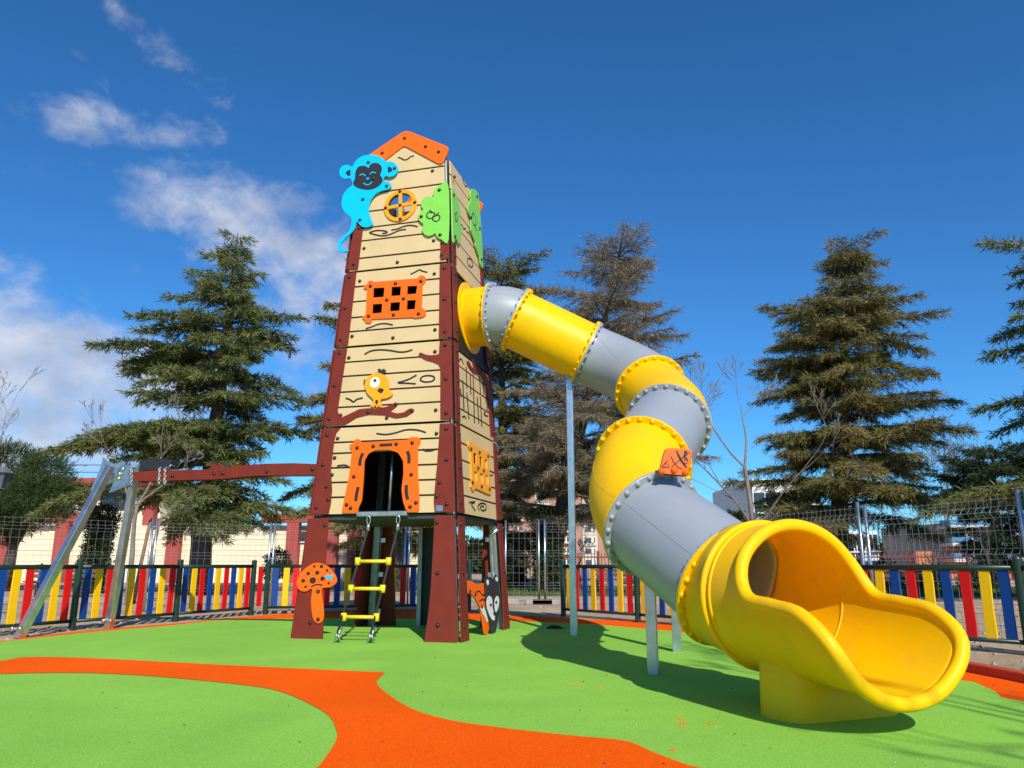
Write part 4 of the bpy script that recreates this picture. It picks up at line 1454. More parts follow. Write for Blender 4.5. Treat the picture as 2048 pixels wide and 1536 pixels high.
def picket_fence(pts, patterns, label, name='picket_fence'):
    P = [Vector((p[0], p[1], 0)) for p in pts]
    f = empty(name, P[0], label, 'fence')
    for p in P:
        link('post', POST, f, Matrix.Translation(p))
    for i, pat in enumerate(patterns):
        a, b = P[i], P[i + 1]
        d = (b - a).normalized()
        ang = math.atan2(d.y, d.x)
        for z, r_ in ((FH, .030), (.125, .024)):
            MB().sweep([a + Vector((0, 0, z)), b + Vector((0, 0, z))], r_, 12).build('rail', M_fgreen, f, True)
        n = len(pat)
        for k, c in enumerate(pat):
            p = a.lerp(b, (k + .75) / (n + .5))
            link('slat', SLAT[c][k % 3], f, Matrix.Translation(p + Vector((0, 0, random.uniform(-.006, .006)))) @ Matrix.Rotation(ang + random.uniform(-.04, .04), 4, 'Z') @ Matrix.Rotation(random.uniform(-.012, .012), 4, 'Y'))
    return f


lp = [G(143, 1261), G(350, 1243.5), G(501, 1230.5)]
d0 = (lp[0] - lp[1])
picket_fence([lp[0] + d0 * .98, lp[0], lp[1], lp[2]], ['byrbyrbyr', 'byrbyrbyr', 'byrbyrbyr'], 'red, yellow and blue picket fence running behind the swing frame legs')
g3 = G(530, 1229)
picket_fence([g3, (-2.62, 15.2), (-0.85, 15.75)], ['byrbyrbyrb', 'ryrbyrbyr'], 'coloured picket fence seen through the tower legs')
q0_, q1_ = G(1127, 1233), Vector((5.22, 8.15, 0))
dd = (q1_ - q0_)
nP = 4
picket_fence([q0_ + dd * (k / nP) for k in range(nP + 1)] + [q1_ + dd / nP], ['yrbyrbyr', 'yrbyrbyrb', 'yrbyrbyrb', 'rybrybryb', 'rybrybryb'], 'coloured picket fence passing behind the tube slide to the right edge')
MB().box(g3.lerp(lp[2], .5) + Vector((0, 0, .5)), (.10, .02, .70), Matrix.Rotation(math.atan2(.3, .2), 3, 'Z')).build('slat', M_slat['r'], bpy.data.objects['picket_fence.001'], bevel=.004)

# ================================================================== welded mesh site fences
def mesh_fence(a, b, h_, label, group=None, spacing=.10, wr=.0030, feet=False, lean=0.0):
    a, b = Vector((a[0], a[1], 0)), Vector((b[0], b[1], 0))
    f = empty('mesh_fence', a, label, 'fence', group)
    d = b - a
    L_ = d.length
    d.normalize()
    nrm = Vector((d.y, -d.x, 0))
    if nrm.y > 0: nrm = -nrm
    mb = MB()
    zs = [(.08, 0)]
    for zf in (.42, h_ * .62, h_ - .16):
        zs += [(zf - .06, 0), (zf, .045), (zf + .06, 0)]
    zs += [(h_, 0)]
    n = int((L_ - .1) / spacing)
    for k in range(n + 1):
        p = a + d * (.05 + k * spacing)
        mb.sweep([p + nrm * o + Vector((0, 0, z)) for z, o in zs], wr, 4, cap=False)
    hz = [.08, .25, .36, .42, .48, .7, .86, h_ * .62 - .06, h_ * .62, h_ * .62 + .06, h_ - .36, h_ - .22, h_ - .16, h_ - .10, h_ - .02]
    for z in hz:
        o = next((oo for zz, oo in zs if abs(zz - z) < .005), 0)
        mb.sweep([a + d * .02 + nrm * (o + .004) + Vector((0, 0, z)), b - d * .02 + nrm * (o + .004) + Vector((0, 0, z))], wr, 4, cap=False)
    mb.build('wire_mesh', M_wire, f)
    for p in (a, b):
        MB().sweep([p, p + Vector((lean, 0, h_ + .06))], .024, 10).build('post', M_steel, f, True)
        if feet:
            MB().box(p + Vector((0, 0, .06)), (.62, .24, .12)).build('concrete_foot', M_concrete, f, bevel=.02)
    return f


mpts = [tuple(at_y(px, 1100, Yy)[:2]) for px, Yy in ((-420, 10.5), (-60, 13.2), (309, 15.6), (547, 17.0), (818, 17.8), (980, 18.3))]
names = ['wire mesh site fence panel at the far left edge', 'wire mesh site fence panel behind the swing frame legs', 'wire mesh site fence panel in front of the left cedar trunk', 'wire mesh site fence panel left of the tower base', 'wire mesh site fence panel seen between the tower legs']
for i in range(5):
    mesh_fence(mpts[i], Vector(mpts[i + 1]) - (Vector(mpts[i + 1]) - Vector(mpts[i])).normalized() * .09, 1.72, names[i], spacing=.13, wr=.0018)
mesh_fence((.62, 18.2), (-.15, 18.4), 1.85, 'wire mesh site fence panel with concrete foot right of the tower', feet=True, spacing=.14, wr=.0022)
mesh_fence((.76, 18.2), (2.9, 18.6), 1.85, 'wire mesh site fence panel with concrete foot behind the tall slide post', feet=True, spacing=.14, wr=.0022)
mesh_fence((5.45, 8.33), (4.75, 10.45), 1.62, 'wire mesh site fence panel at the right edge ending in a bright tube post', spacing=.095, wr=.0025)
mesh_fence((4.70, 10.55), (3.95, 12.65), 1.66, 'wire mesh site fence panel just above the slide mouth', spacing=.095, wr=.0025)
mesh_fence((5.48, 8.25), (6.1, 6.2), 1.62, 'wire mesh site fence panel cut by the right picture edge', spacing=.095, wr=.0025)

# ================================================================== buildings
def cream_building():
    b = empty('long_low_building', (-14, 40, 0), 'long cream school building with red pillars and red roof beam', 'building')
    M_cw = mat('cream_wall', (0.80, 0.70, 0.50), 0.9, var=0.05, vscale=.5, bump=.1, bscale=20)
    M_rp = mat('red_painted_concrete', (0.36, 0.060, 0.045), 0.7, var=0.08)
    M_gl = mat('window_glass', (0.03, 0.035, 0.045), 0.12)
    x0, x1 = at_y(-500, 1100, 40).x, at_y(880, 1100, 40).x
    zt = at_y(0, 1051, 40).z
    MB().box(((x0 + x1) / 2, 43, zt / 2), (x1 - x0, 6, zt)).build('lower_wall', M_cw, b)
    zb0, zb1 = at_y(0, 1050, 40).z, at_y(0, 1036, 40).z
    for (xa, xb) in ((x0, at_y(170, 1100, 40).x), (at_y(525, 1100, 40).x, x1)):
        MB().box(((xa + xb) / 2, 39.7, (zb0 + zb1) / 2 + .15), (xb - xa, .5, zb1 - zb0 + .1)).build('beam', M_rp, b, bevel=.02)
    zr0, zr1 = at_y(0, 972, 41).z, at_y(0, 957, 41).z
    xu1 = at_y(330, 1000, 42).x
    MB().box(((x0 + xu1) / 2, 43.6, (zt + zr0) / 2 + .01), (xu1 - x0, 4.0, zr0 - zt)).build('upper_wall', M_cw, b)
    MB().box(((x0 + xu1) / 2, 43.2, (zr0 + zr1) / 2), (xu1 - x0 + 1, 5.2, zr1 - zr0)).build('roof_beam', M_rp, b, bevel=.03)
    for px in (-260, -120, 10, 120, 345, 584, 662, 708, 790, 870):
        x = at_y(px, 1100, 39.6).x
        MB().box((x, 39.72, zt / 2 + .1), (.62, .52, zt + .2)).build('pillar', M_rp, b, bevel=.02)
    for px in (-200, 40, 172, 300):
        x = at_y(px, 1000, 41).x
        MB().box((x, 41.2, (zt + zr0) / 2), (.55, .5, zr0 - zt)).build('upper_pillar', M_rp, b, bevel=.02)
    wm = MB().box((0, 0, 0), (1.5, .06, .55))
    for px in (-180, -50, 625):
        x = at_y(px, 1085, 40).x
        w_ = MB().box((x, 39.98, zt - .55), (2.0, .10, .5)).build('window', M_gl, b)
        MB().box((x, 39.93, zt - .84), (2.1, .12, .06)).build('window_sill', M_white, w_)
    for px in (90, 240):
        x = at_y(px, 1000, 42).x
        MB().box((x, 41.56, (zt + zr0) / 2 + .3), (1.6, .10, .9)).build('window', M_gl, b)
    # roof rails and balcony rail
    for z in (zr1 + .45, zr1 + .85):
        MB().sweep([(x0, 42, z), (xu1, 42, z)], .03, 6).build('roof_rail', M_steel_d, b)
    for z in (zt + .35, zt + .7, zt + 1.0):
        MB().sweep([(at_y(140, 1000, 40.2).x, 40.2, z), (at_y(220, 1000, 40.2).x, 40.2, z)], .03, 6).build('balcony_rail', M_white, b)
    # siding courses
    for k in range(9):
        MB().box(((x0 + x1) / 2, 39.995, .25 + k * .27), (x1 - x0, .04, .012)).build('siding_joint', M_cw, b)


cream_building()


def apartment_block():
    Y = 170.0
    b = empty('apartment_block', at_y(1110, 1128, Y), 'distant brick and cream apartment block between the tower and the slide', 'building')
    M_bk = mat('pale_brick', (0.42, 0.22, 0.15), 0.9, var=.08, vscale=.3)
    M_cr = mat('cream_band', (0.62, 0.53, 0.42), 0.9, var=.06, vscale=.3)
    M_gl = mat('far_glass', (0.06, 0.065, 0.075), 0.25)
    xa, xb = at_y(965, 1100, Y).x, at_y(1300, 1100, Y).x
    zt = at_y(1100, 962, Y).z
    MB().box(((xa + xb) / 2, Y + 8, zt / 2), (xb - xa, 16, zt)).build('wall', M_bk, b)
    MB().box(((xa + xb) / 2, Y + 8, zt + .5), (xb - xa + 1, 17, 1.0)).build('roof', M_cr, b)
    fl = zt / 8
    cols = 7
    wpx = (xb - xa) / cols
    for i in range(8):
        z = fl * (i + .5)
        for k in range(cols):
            x = xa + wpx * (k + .5)
            if k % 2 == 0:
                MB().box((x, Y - .05, z), (wpx * .62, .5, fl * .96)).build('cream_bay', M_cr, b)
                w_ = MB().box((x, Y - .30, z + .1), (wpx * .40, .3, fl * .42)).build('window', M_gl, b)
                MB().box((x + wpx * .1, Y - .47, z + .1), (wpx * .10, .08, fl * .42)).build('window_frame', M_white, w_)
            else:
                w_ = MB().box((x, Y - .05, z + .2), (wpx * .30, .3, fl * .45)).build('window', M_gl, b)
                MB().box((x, Y - .22, z + .2), (wpx * .05, .1, fl * .45)).build('window_frame', M_white, w_)
                MB().box((x, Y - .5, z - fl * .18), (wpx * .55, 1.0, .35)).build('balcony', M_cr, b)


apartment_block()


def white_building():
    Y = 60.0
    b = empty('white_building', at_y(1600, 1128, Y), 'white building with dark windows behind the right cedar', 'building')
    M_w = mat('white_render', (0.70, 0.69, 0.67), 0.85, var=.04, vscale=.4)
    M_sg = mat('shaded_white_render', (0.33, 0.34, 0.36), 0.85, var=.04, vscale=.4)  # white render with the shade of this side put into its colour
    M_gl = mat('window_glass2', (0.04, 0.045, 0.055), 0.15)
    c_ = at_y(1506, 1000, Y)
    zt = at_y(1506, 958, Y).z
    x1 = at_y(1640, 1000, Y).x
    x2 = at_y(1757, 1100, Y).x
    z2 = at_y(1757, 1062, Y).z
    MB().box(((c_.x + x1) / 2, Y + 6, zt / 2), (x1 - c_.x, 12, zt)).build('tall_wing', M_w, b)
    MB().box(((x1 + x2) / 2 + .01, Y + 5, z2 / 2), (x2 - x1, 10, z2)).build('low_wing', M_w, b)
    # side block turned away from the sun, its shade painted in as grey
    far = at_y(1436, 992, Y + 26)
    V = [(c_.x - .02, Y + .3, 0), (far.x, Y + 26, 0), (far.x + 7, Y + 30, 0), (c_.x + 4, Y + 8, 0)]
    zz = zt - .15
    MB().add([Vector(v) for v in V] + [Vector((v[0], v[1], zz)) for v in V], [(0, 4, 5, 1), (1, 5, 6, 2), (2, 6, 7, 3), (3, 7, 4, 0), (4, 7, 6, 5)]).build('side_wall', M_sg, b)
    a, e = Vector((c_.x - .02, Y + .3, 0)), Vector((far.x, Y + 26, 0))
    d = (e - a).normalized()
    nrm = Vector((d.y, -d.x, 0))
    if nrm.x > 0: nrm = -nrm
    for k in range(12):
        p = a + d * (2.2 + k * 2.0) + Vector((0, 0, zz - 2.6))
        MB().bar(p - d * .35, p + d * .35, .12, 1.6).build('window', M_gl, b)
        MB().bar(p - d * .35 - Vector((0, 0, 3.2)), p + d * .35 - Vector((0, 0, 3.2)), .12, 1.6).build('window', M_gl, b)
    for px, py, w_, h_ in ((1530, 1005, 1.6, 1.5), (1560, 1040, 1.2, 1.4), (1617, 988, 1.7, 1.5), (1597, 1000, 1.0, 1.3), (1530, 1060, 1.6, 1.4), (1610, 1045, 1.5, 1.3), (1667, 1085, 2.0, 1.3), (1712, 1085, 1.2, 1.3), (1710, 1118, 1.2, 1.6), (1590, 1100, 1.6, 1.3), (1745, 1085, .7, 1.2), (1665, 1122, 1.8, 1.2)):
        p = at_y(px, py, Y - .05)
        f_ = MB().box((p.x, Y - .02, p.z), (w_, .2, h_)).build('window', M_gl, b)
        MB().box((p.x, Y - .13, p.z), (.08, .05, h_)).build('window_bar', M_white, f_)
        MB().box((p.x, Y - .15, p.z - h_ / 2 - .06), (w_ + .2, .3, .1)).build('window_sill', M_w, f_)


white_building()


def blue_building():
    Y = 48.0
    b = empty('terrace_building', at_y(1980, 1128, Y), 'white columned building with blue bands and orange walls at the far right', 'building')
    M_bl = mat('blue_band', (0.06, 0.20, 0.36), 0.5, var=.08)
    M_w = mat('white_concrete', (0.62, 0.60, 0.56), 0.8)
    M_or = mat('orange_wall', (0.50, 0.17, 0.07), 0.8, var=.1)
    M_dk = mat('tan_rear_wall', (0.34, 0.29, 0.24), 0.8, var=.12, vscale=.6)
    xa, xb = at_y(1905, 1100, Y).x, at_y(2300, 1100, Y).x
    L_ = xb - xa
    xm = (xa + xb) / 2
    MB().box((xm, Y + 5, 1.7), (L_, 8, 3.4)).build('rear_wall', M_dk, b)
    for py in (1112, 1080, 1045):
        z = at_y(1950, py, Y).z
        MB().box((xm, Y + .5, z), (L_, 1.2, .34)).build('blue_band', M_bl, b, bevel=.02)
        MB().box((xm, Y + .35, z - .27), (L_ + .3, 1.4, .18)).build('white_slab', M_w, b, bevel=.02)
    for k in range(9):
        MB().sweep([(xa + 1.2 + k * 2.9, Y + .1, 0), (xa + 1.2 + k * 2.9, Y + .1, 3.2)], .22, 12).build('column', M_w, b, True)
    for px, py, w_ in ((1856, 1116, 1.4), (1918, 1100, 1.0), (2030, 1070, 1.5)):
        p = at_y(px, py, Y + .2)
        MB().box((p.x, Y + 1, p.z / 2 + .2), (w_, .8, p.z + .4)).build('orange_wall', M_or, b)


blue_building()


def railing():
    f = empty('iron_railing', at_y(1000, 1140, 37), 'dark red iron railing along the far side of the lawn', 'railing')
    M_ir = mat('red_iron', (0.16, 0.028, 0.024), 0.6)
    xa, xb, Y = at_y(985, 1140, 37).x, at_y(2150, 1140, 37).x, 37
    mb = MB()
    n = int((xb - xa) / .16)
    for k in range(n):
        x = xa + k * .16
        mb.sweep([(x, Y, .1), (x, Y, 1.42)], .016, 4)
    mb.build('bars', M_ir, f)
    for z in (.22, 1.22):
        MB().box(((xa + xb) / 2, Y, z), (xb - xa, .05, .06)).build('rail', M_ir, f)
    for k in range(12):
        x = xa + (xb - xa) * k / 11
        MB().box((x, Y, .75), (.12, .12, 1.5)).build('post', M_ir, f)
    MB().box(((xa + xb) / 2, Y + .15, .1), (xb - xa, .3, .2)).build('base_wall', mat('low_wall', (.30, .27, .23), .9, var=.15), f)


railing()

# ================================================================== trees
def tri_tubes(segs, ns=4):
    """segs: arrays A,B (n,3), ra, rb -> prisms"""
    A, B, ra, rb = segs
    d = B - A
    d /= np.linalg.norm(d, axis=1, keepdims=True) + 1e-9
    ref = np.where(np.abs(d[:, 2:3]) < .9, np.array([[0, 0, 1.]]), np.array([[1., 0, 0]]))
    u = np.cross(d, ref)
    u /= np.linalg.norm(u, axis=1, keepdims=True) + 1e-9
    w = np.cross(d, u)
    n = len(A)
    V = np.empty((n, 2, ns, 3))
    for k in range(ns):
        a = 2 * math.pi * k / ns
        o = u * math.cos(a) + w * math.sin(a)
        V[:, 0, k] = A + o * ra[:, None]
        V[:, 1, k] = B + o * rb[:, None]
    base = (np.arange(n) * 2 * ns)[:, None]
    Fs = []
    for k in range(ns):
        k2 = (k + 1) % ns
        Fs.append(np.concatenate([base + k, base + k2, base + ns + k2, base + ns + k], 1))
    return V.reshape(-1, 3), np.concatenate(Fs, 0)


def kites(P, D, ln, wd, g):
    """needle sprays: slender kites at P along D"""
    D = D / (np.linalg.norm(D, axis=1, keepdims=True) + 1e-9)
    rnd = g.normal(size=P.shape)
    s = np.cross(D, rnd)
    s /= np.linalg.norm(s, axis=1, keepdims=True) + 1e-9
    n = len(P)
    V = np.empty((n, 4, 3))
    V[:, 0] = P
    V[:, 1] = P + D * (ln * .45)[:, None] + s * (wd * .5)[:, None]
    V[:, 2] = P + D * ln[:, None]
    V[:, 3] = P + D * (ln * .45)[:, None] - s * (wd * .5)[:, None]
    return V.reshape(-1, 3), np.arange(n * 4).reshape(-1, 4)


def cedar(name, label, base, top, RL, RRt, seed, fmat, density=1.0, nbr=120, tuft=(.13, .29, .030), trunk_r=.28, t0=.12, branch_mat=None, droop=.16, bare_twigs=False, nest=None, elev=(-6, 34), whorls=14, cat='tree'):
    g = np.random.default_rng(seed)
    base, top = np.array(base, float), np.array(top, float)
    H = top[2]
    tree = empty(name, base, label, cat, 'conifers around the playground')
    # trunk with bend
    n = 16
    tp_ = []
    bend = g.normal(size=(n + 1, 2)) * .05
    for k in range(n + 1):
        t = k / n
        p = base + (top - base) * t
        p[:2] += bend[k] * (1 - t) * (t > 0) * 1.2
        tp_.append(p)
    tp_ = np.array(tp_)
    rads = [trunk_r * (1 - k / n) ** .85 + .015 for k in range(n + 1)]
    rads[0] *= 1.35
    mbt = MB().sweep([Vector(p) for p in tp_], rads, 10)
    SA, SB, ra, rb = [], [], [], []
    FP, FD, FLn, FW, FV = [], [], [], [], []
    for i in range(nbr):
        t = t0 + (0.985 - t0) * (i + g.uniform(-.5, .5)) / nbr
        t = min(.985, max(t0, t))
        wq = np.round(t * whorls) / whorls
        t = .6 * wq + .4 * t
        if g.uniform() < .10: continue
        t = min(.985, max(t0 * .9, t))
        az = i * 2.39996 + g.normal() * .35
        cx = math.cos(az)
        Rm = np.interp(t, RL[0], RL[1]) if cx < 0 else np.interp(t, RRt[0], RRt[1])
        Ro = .5 * (np.interp(t, RL[0], RL[1]) + np.interp(t, RRt[0], RRt[1]))
        L_ = (abs(cx) * Rm + (1 - abs(cx)) * Ro * .95) * g.uniform(.45, 1.15) 
        if L_ < .12: continue
        p0 = base + (top - base) * t
        el = R(np.interp(t, [0, .5, 1], [elev[0], 6, elev[1]]) + g.normal() * 6)
        dh = np.array([math.cos(az), math.sin(az), 0])
        side = np.array([-dh[1], dh[0], 0])
        K = 8
        ks = np.linspace(0, 1, K + 1)
        wob = np.cumsum(g.normal(size=K + 1)) * .025 * L_
        pts = p0 + np.outer(ks * L_, dh) + np.outer(wob * ks, side)
        pts[:, 2] += ks * L_ * math.tan(el) - droop * L_ * ks ** 2.2
        br = max(.010, .022 * L_) * (.6 + .4 * trunk_r / .28)
        SA.append(pts[:-1]); SB.append(pts[1:])
        rr = br * (1 - ks * .88)
        ra.append(rr[:-1]); rb.append(rr[1:])
        # side branchlets
        nb = max(5, int(L_ / .105))
        fr_ = np.linspace(.16, 1.0, nb) + g.normal(size=nb) * .02
        fr_ = fr_.clip(.05, 1)
        for sgn in (-1, 1):
            bl = (.34 * L_ * (1.06 - fr_) + .22) * g.uniform(.55, 1.15, nb)
            bl = np.minimum(bl, 1.25)
            ang = R(58) - R(22) * fr_ + g.normal(size=nb) * .2
            bd_ = np.outer(np.cos(ang), dh) + np.outer(sgn * np.sin(ang), side)
            idx = fr_ * K
            i0 = np.minimum(idx.astype(int), K - 1)
            u = (idx - i0)[:, None]
            bp = pts[i0] * (1 - u) + pts[i0 + 1] * u
            dz = math.tan(el) * .5 + g.normal(size=nb) * .10
            bd_[:, 2] += dz
            mid = bp + bd_ * (bl * .55)[:, None]
            tip = bp + bd_ * bl[:, None]
            dp_ = g.uniform(.18, .42, nb) * bl
            mid[:, 2] -= dp_ * .25
            tip[:, 2] -= dp_
            SA += [bp, mid]; SB += [mid, tip]
            r1 = np.full(nb, max(.004, br * .22))
            ra += [r1, r1 * .7]; rb += [r1 * .7, r1 * .25]
            m = np.maximum(4, (bl / .022 * density)).astype(int)
            rep = np.repeat(np.arange(nb), m)
            s = g.uniform(.08, 1.02, len(rep))
            q = s[:, None]
            pos = bp[rep] * (1 - q) ** 2 + 2 * q * (1 - q) * (mid[rep] * 2 - .5 * bp[rep] - .5 * tip[rep]) + tip[rep] * q ** 2
            dirn = (tip - bp)[rep]
            dirn = dirn / (np.linalg.norm(dirn, axis=1, keepdims=True) + 1e-9)
            spread = g.normal(size=dirn.shape) * .55
            dirn = dirn + spread
            dirn[:, 2] += g.uniform(-.45, .18, len(rep))
            pos = pos + g.normal(size=pos.shape) * .022
            FP.append(pos); FD.append(dirn)
            FLn.append(g.uniform(tuft[0], tuft[1], len(rep)))
            FW.append(np.full(len(rep), tuft[2]) * g.uniform(.7, 1.2, len(rep)))
            FV.append((g.uniform(.0, 1, len(rep)) * .6 + g.uniform(0, .4)).clip(0, 1))
    if nest is not None:
        c, rx, rz, cnt = nest
        c = np.array(c)
        v = g.normal(size=(cnt, 3))
        v /= np.linalg.norm(v, axis=1, keepdims=True)
        v *= g.uniform(.3, 1, (cnt, 1)) ** .5
        A = c + v * np.array([rx, rx, rz])
        tdir = np.cross(v, g.normal(size=(cnt, 3)))
        tdir /= np.linalg.norm(tdir, axis=1, keepdims=True) + 1e-9
        SA.append(A); SB.append(A + tdir * g.uniform(.2, .55, (cnt, 1)))
        ra.append(np.full(cnt, .006)); rb.append(np.full(cnt, .003))
    V, Fq = tri_tubes((np.concatenate(SA), np.concatenate(SB), np.concatenate(ra), np.concatenate(rb)), 4)
    mbt.build('trunk', M_bark, tree, True)
    tag(link('limbs', mesh_from('limbs', V, Fq, branch_mat or M_bark), tree), kind='stuff')
    V, Fq = kites(np.concatenate(FP), np.concatenate(FD), np.concatenate(FLn), np.concatenate(FW), g)
    link('crown', mesh_from('crown', V, Fq, fmat, False, np.repeat(np.concatenate(FV), 4)), tree)
    return tree, len(Fq)


def zat(y, Y):
    return at_y(1024, y, Y).z


def table(Y, rows, px):
    H = rows[0]
    ys = [r[0] for r in rows[1:]]
    return None


def profile(Y, H, rows):
    """rows: (pixel y, half width px)"""
    t = [zat(y, Y) / H for y, w in rows]
    w = [wd * (Y * CP + (zat(y, Y) - EYE) * SP) / FPX for y, wd in rows]
    o = np.argsort(t)
    return (np.array(t)[o], np.array(w)[o])


total = 0
# left cedar
Y = 24.0
H = zat(466, Y)
tr, k = cedar('cedar_tree', 'tall dark green cedar left of the tower', (at_y(398, 1140, Y).x, Y, 0), (at_y(476, 466, Y).x, Y, H),
              profile(Y, H, [(466, 9), (492, 88), (540, 56), (580, 140), (620, 121), (680, 200), (740, 228), (800, 177), (860, 279), (930, 270), (1000, 177), (1080, 200), (1110, 112)]),
              profile(Y, H, [(466, 9), (505, 51), (560, 51), (590, 56), (640, 135), (720, 121), (770, 140), (860, 177), (960, 186), (1040, 177), (1090, 149)]), 3, M_cedar, 1.05, 128, trunk_r=.34, t0=.19, elev=(-8, 18), droop=.20)
total += k
# cedar behind the tower
Y = 27.0
H = zat(505, Y)
tr, k = cedar('cedar_tree', 'green cedar mostly hidden behind the tower', (at_y(800, 1140, Y).x, Y, 0), (at_y(800, 505, Y).x, Y, H),
              profile(Y, H, [(505, 10), (640, 130), (700, 170), (780, 200), (860, 215), (950, 225), (1040, 210), (1090, 120)]),
              profile(Y, H, [(505, 10), (640, 90), (800, 160), (950, 200), (1040, 200), (1090, 120)]), 5, M_cedar2, 1.0, 130, trunk_r=.3)
total += k
# cedar rising right of the tower roof
Y = 33.0
H = zat(520, Y)
tr, k = cedar('cedar_tree', 'dark green cedar whose tip shows just right of the tower', (at_y(1010, 1140, Y).x, Y, 0), (at_y(1000, 520, Y).x, Y, H),
              profile(Y, H, [(520, 14), (545, 81), (620, 122), (760, 148), (900, 176), (1040, 162)]),
              profile(Y, H, [(520, 14), (545, 74), (620, 122), (760, 189), (900, 202), (1040, 162)]), 8, M_cedar2, .9, 125, trunk_r=.3)
total += k
# sparse brown cedar behind the tube
Y = 27.0
H = zat(470, Y)
tr, k = cedar('cedar_tree', 'thin brown half-bare cedar with leaning trunk behind the tube slide', (at_y(1085, 1140, Y).x, Y, 0), (at_y(1248, 470, Y).x, Y, H),
              profile(Y, H, [(470, 23), (500, 125), (560, 91), (610, 160), (680, 137), (760, 137), (850, 194), (940, 194), (1020, 171), (1060, 91)]),
              profile(Y, H, [(470, 46), (492, 125), (540, 68), (600, 125), (660, 171), (720, 182), (850, 217), (960, 262), (1020, 228), (1060, 68)]), 13, M_cedar3, .85, 160, tuft=(.12, .30, .016), trunk_r=.30, t0=.17, branch_mat=M_twig, droop=.05, elev=(-2, 16), whorls=15)
total += k
# right cedar with a nest
Y = 26.0
H = zat(486, Y)
tr, k = cedar('cedar_tree', 'olive cedar with a stork nest clump at its tip, behind the slide mouth', (at_y(1672, 1140, Y).x, Y, 0), (at_y(1692, 486, Y).x, Y, H),
              profile(Y, H, [(486, 50), (500, 80), (545, 56), (590, 56), (615, 112), (650, 101), (675, 207), (720, 213), (760, 168), (850, 157), (930, 168), (985, 213), (1040, 202), (1080, 101)]),
              profile(Y, H, [(486, 45), (510, 101), (560, 67), (600, 101), (640, 174), (690, 179), (740, 134), (790, 185), (850, 190), (890, 274), (960, 269), (1030, 246), (1080, 101)]), 21, M_cedar4, 1.05, 185, tuft=(.13, .30, .024), trunk_r=.32, t0=.15, droop=.10, elev=(-4, 6),
              nest=((at_y(1690, 525, Y).x, Y, zat(528, Y)), .62, .62, 900))
total += k
# cedar cut by the right edge
Y = 19.0
H = zat(440, Y)
tr, k = cedar('cedar_tree', 'dark cedar cut off by the right picture edge', (at_y(2215, 1140, Y).x, Y, 0), (at_y(2200, 440, Y).x, Y, H),
              profile(Y, H, [(440, 20), (540, 225), (600, 150), (655, 235), (720, 190), (800, 215), (850, 130), (920, 200), (950, 330), (1010, 310), (1050, 150)]),
              profile(Y, H, [(440, 20), (600, 160), (800, 200), (1000, 250), (1050, 150)]), 30, M_cedar, .9, 110, trunk_r=.3, t0=.14, droop=.22)
total += k
Y = 30.0
H = zat(900, Y)
tr, k = cedar('cedar_tree', 'low dark conifer beside the right cedar near the blue building', (at_y(1990, 1140, Y).x, Y, 0), (at_y(1985, 900, Y).x, Y, H),
              profile(Y, H, [(900, 30), (930, 80), (980, 130), (1030, 130), (1080, 90)]),
              profile(Y, H, [(900, 30), (930, 90), (980, 150), (1030, 150), (1080, 90)]), 33, M_cyp, 1.0, 70, trunk_r=.25, t0=.2)
total += k


def leafy(name, label, base, blobs, fmat, cnt, seed, tuft=(.08, .16, .05), trunk=None, cat='shrub', group=None, updir=0.2):
    """clumps: (centre, rx, ry, rz)"""
    g = np.random.default_rng(seed)
    t = empty(name, base, label, cat, group)
    Ps, Ds, va = [], [], []
    tot = sum(b[1] * b[2] * b[3] for b in blobs) or 1
    for c, rx, ry, rz in blobs:
        n = max(40, int(cnt * (rx * ry * rz) / tot))
        v = g.normal(size=(n, 3))
        v /= np.linalg.norm(v, axis=1, keepdims=True)
        rad = g.uniform(.25, 1.0, (n, 1)) ** .45 * (1 + .12 * g.normal(size=(n, 1)))
        Ps.append(np.array(c) + v * rad * np.array([rx, ry, rz]))
        d = v + g.normal(size=v.shape) * .6
        d[:, 2] += updir
        Ds.append(d)
        va.append((g.uniform(0, .7, n) + g.uniform(0, .3)).clip(0, 1))
    P, D_ = np.concatenate(Ps), np.concatenate(Ds)
    keep = P[:, 2] > .02
    P, D_, va = P[keep], D_[keep], np.concatenate(va)[keep]
    V, Fq = kites(P, D_, g.uniform(tuft[0], tuft[1], len(P)), np.full(len(P), tuft[2]), g)
    link('crown', mesh_from('crown', V, Fq, fmat, False, np.repeat(va, 4)), t)
    if trunk:
        MB().sweep([Vector(p) for p, _ in trunk], [r for _, r in trunk], 8).build('trunk', M_bark, t, True)
        mb = MB()
        top = Vector(trunk[-1][0])
        for c, rx, ry, rz in blobs[::2]:
            mb.sweep([Vector(trunk[max(0, len(trunk) - 2)][0]), (top + Vector(c)) / 2 + Vector((0, 0, -.1)), Vector(c)], [.06, .04, .015], 5)
        mb.build('limbs', M_bark, t, True)
    return t


Y = 40.0
for px, yt, wd, sd_, lab in ((1560, 985, 70, 71, 'small dark conifer in front of the white building'), (1622, 1010, 55, 72, 'small dark conifer left of the right cedar trunk'), (1470, 1020, 40, 73, 'small conifer just above the lower grey tube')):
    H = zat(yt, Y)
    tr, k = cedar('conifer', lab, (at_y(px, 1140, Y).x, Y, 0), (at_y(px, yt, Y).x, Y, H), profile(Y, H, [(yt, 10), (yt + 40, wd * .6), (1070, wd), (1110, wd)]), profile(Y, H, [(yt, 10), (yt + 40, wd * .6), (1070, wd), (1110, wd)]), sd_, M_cyp, .5, 70, trunk_r=.2, tuft=(.2, .4, .06))
    total += k
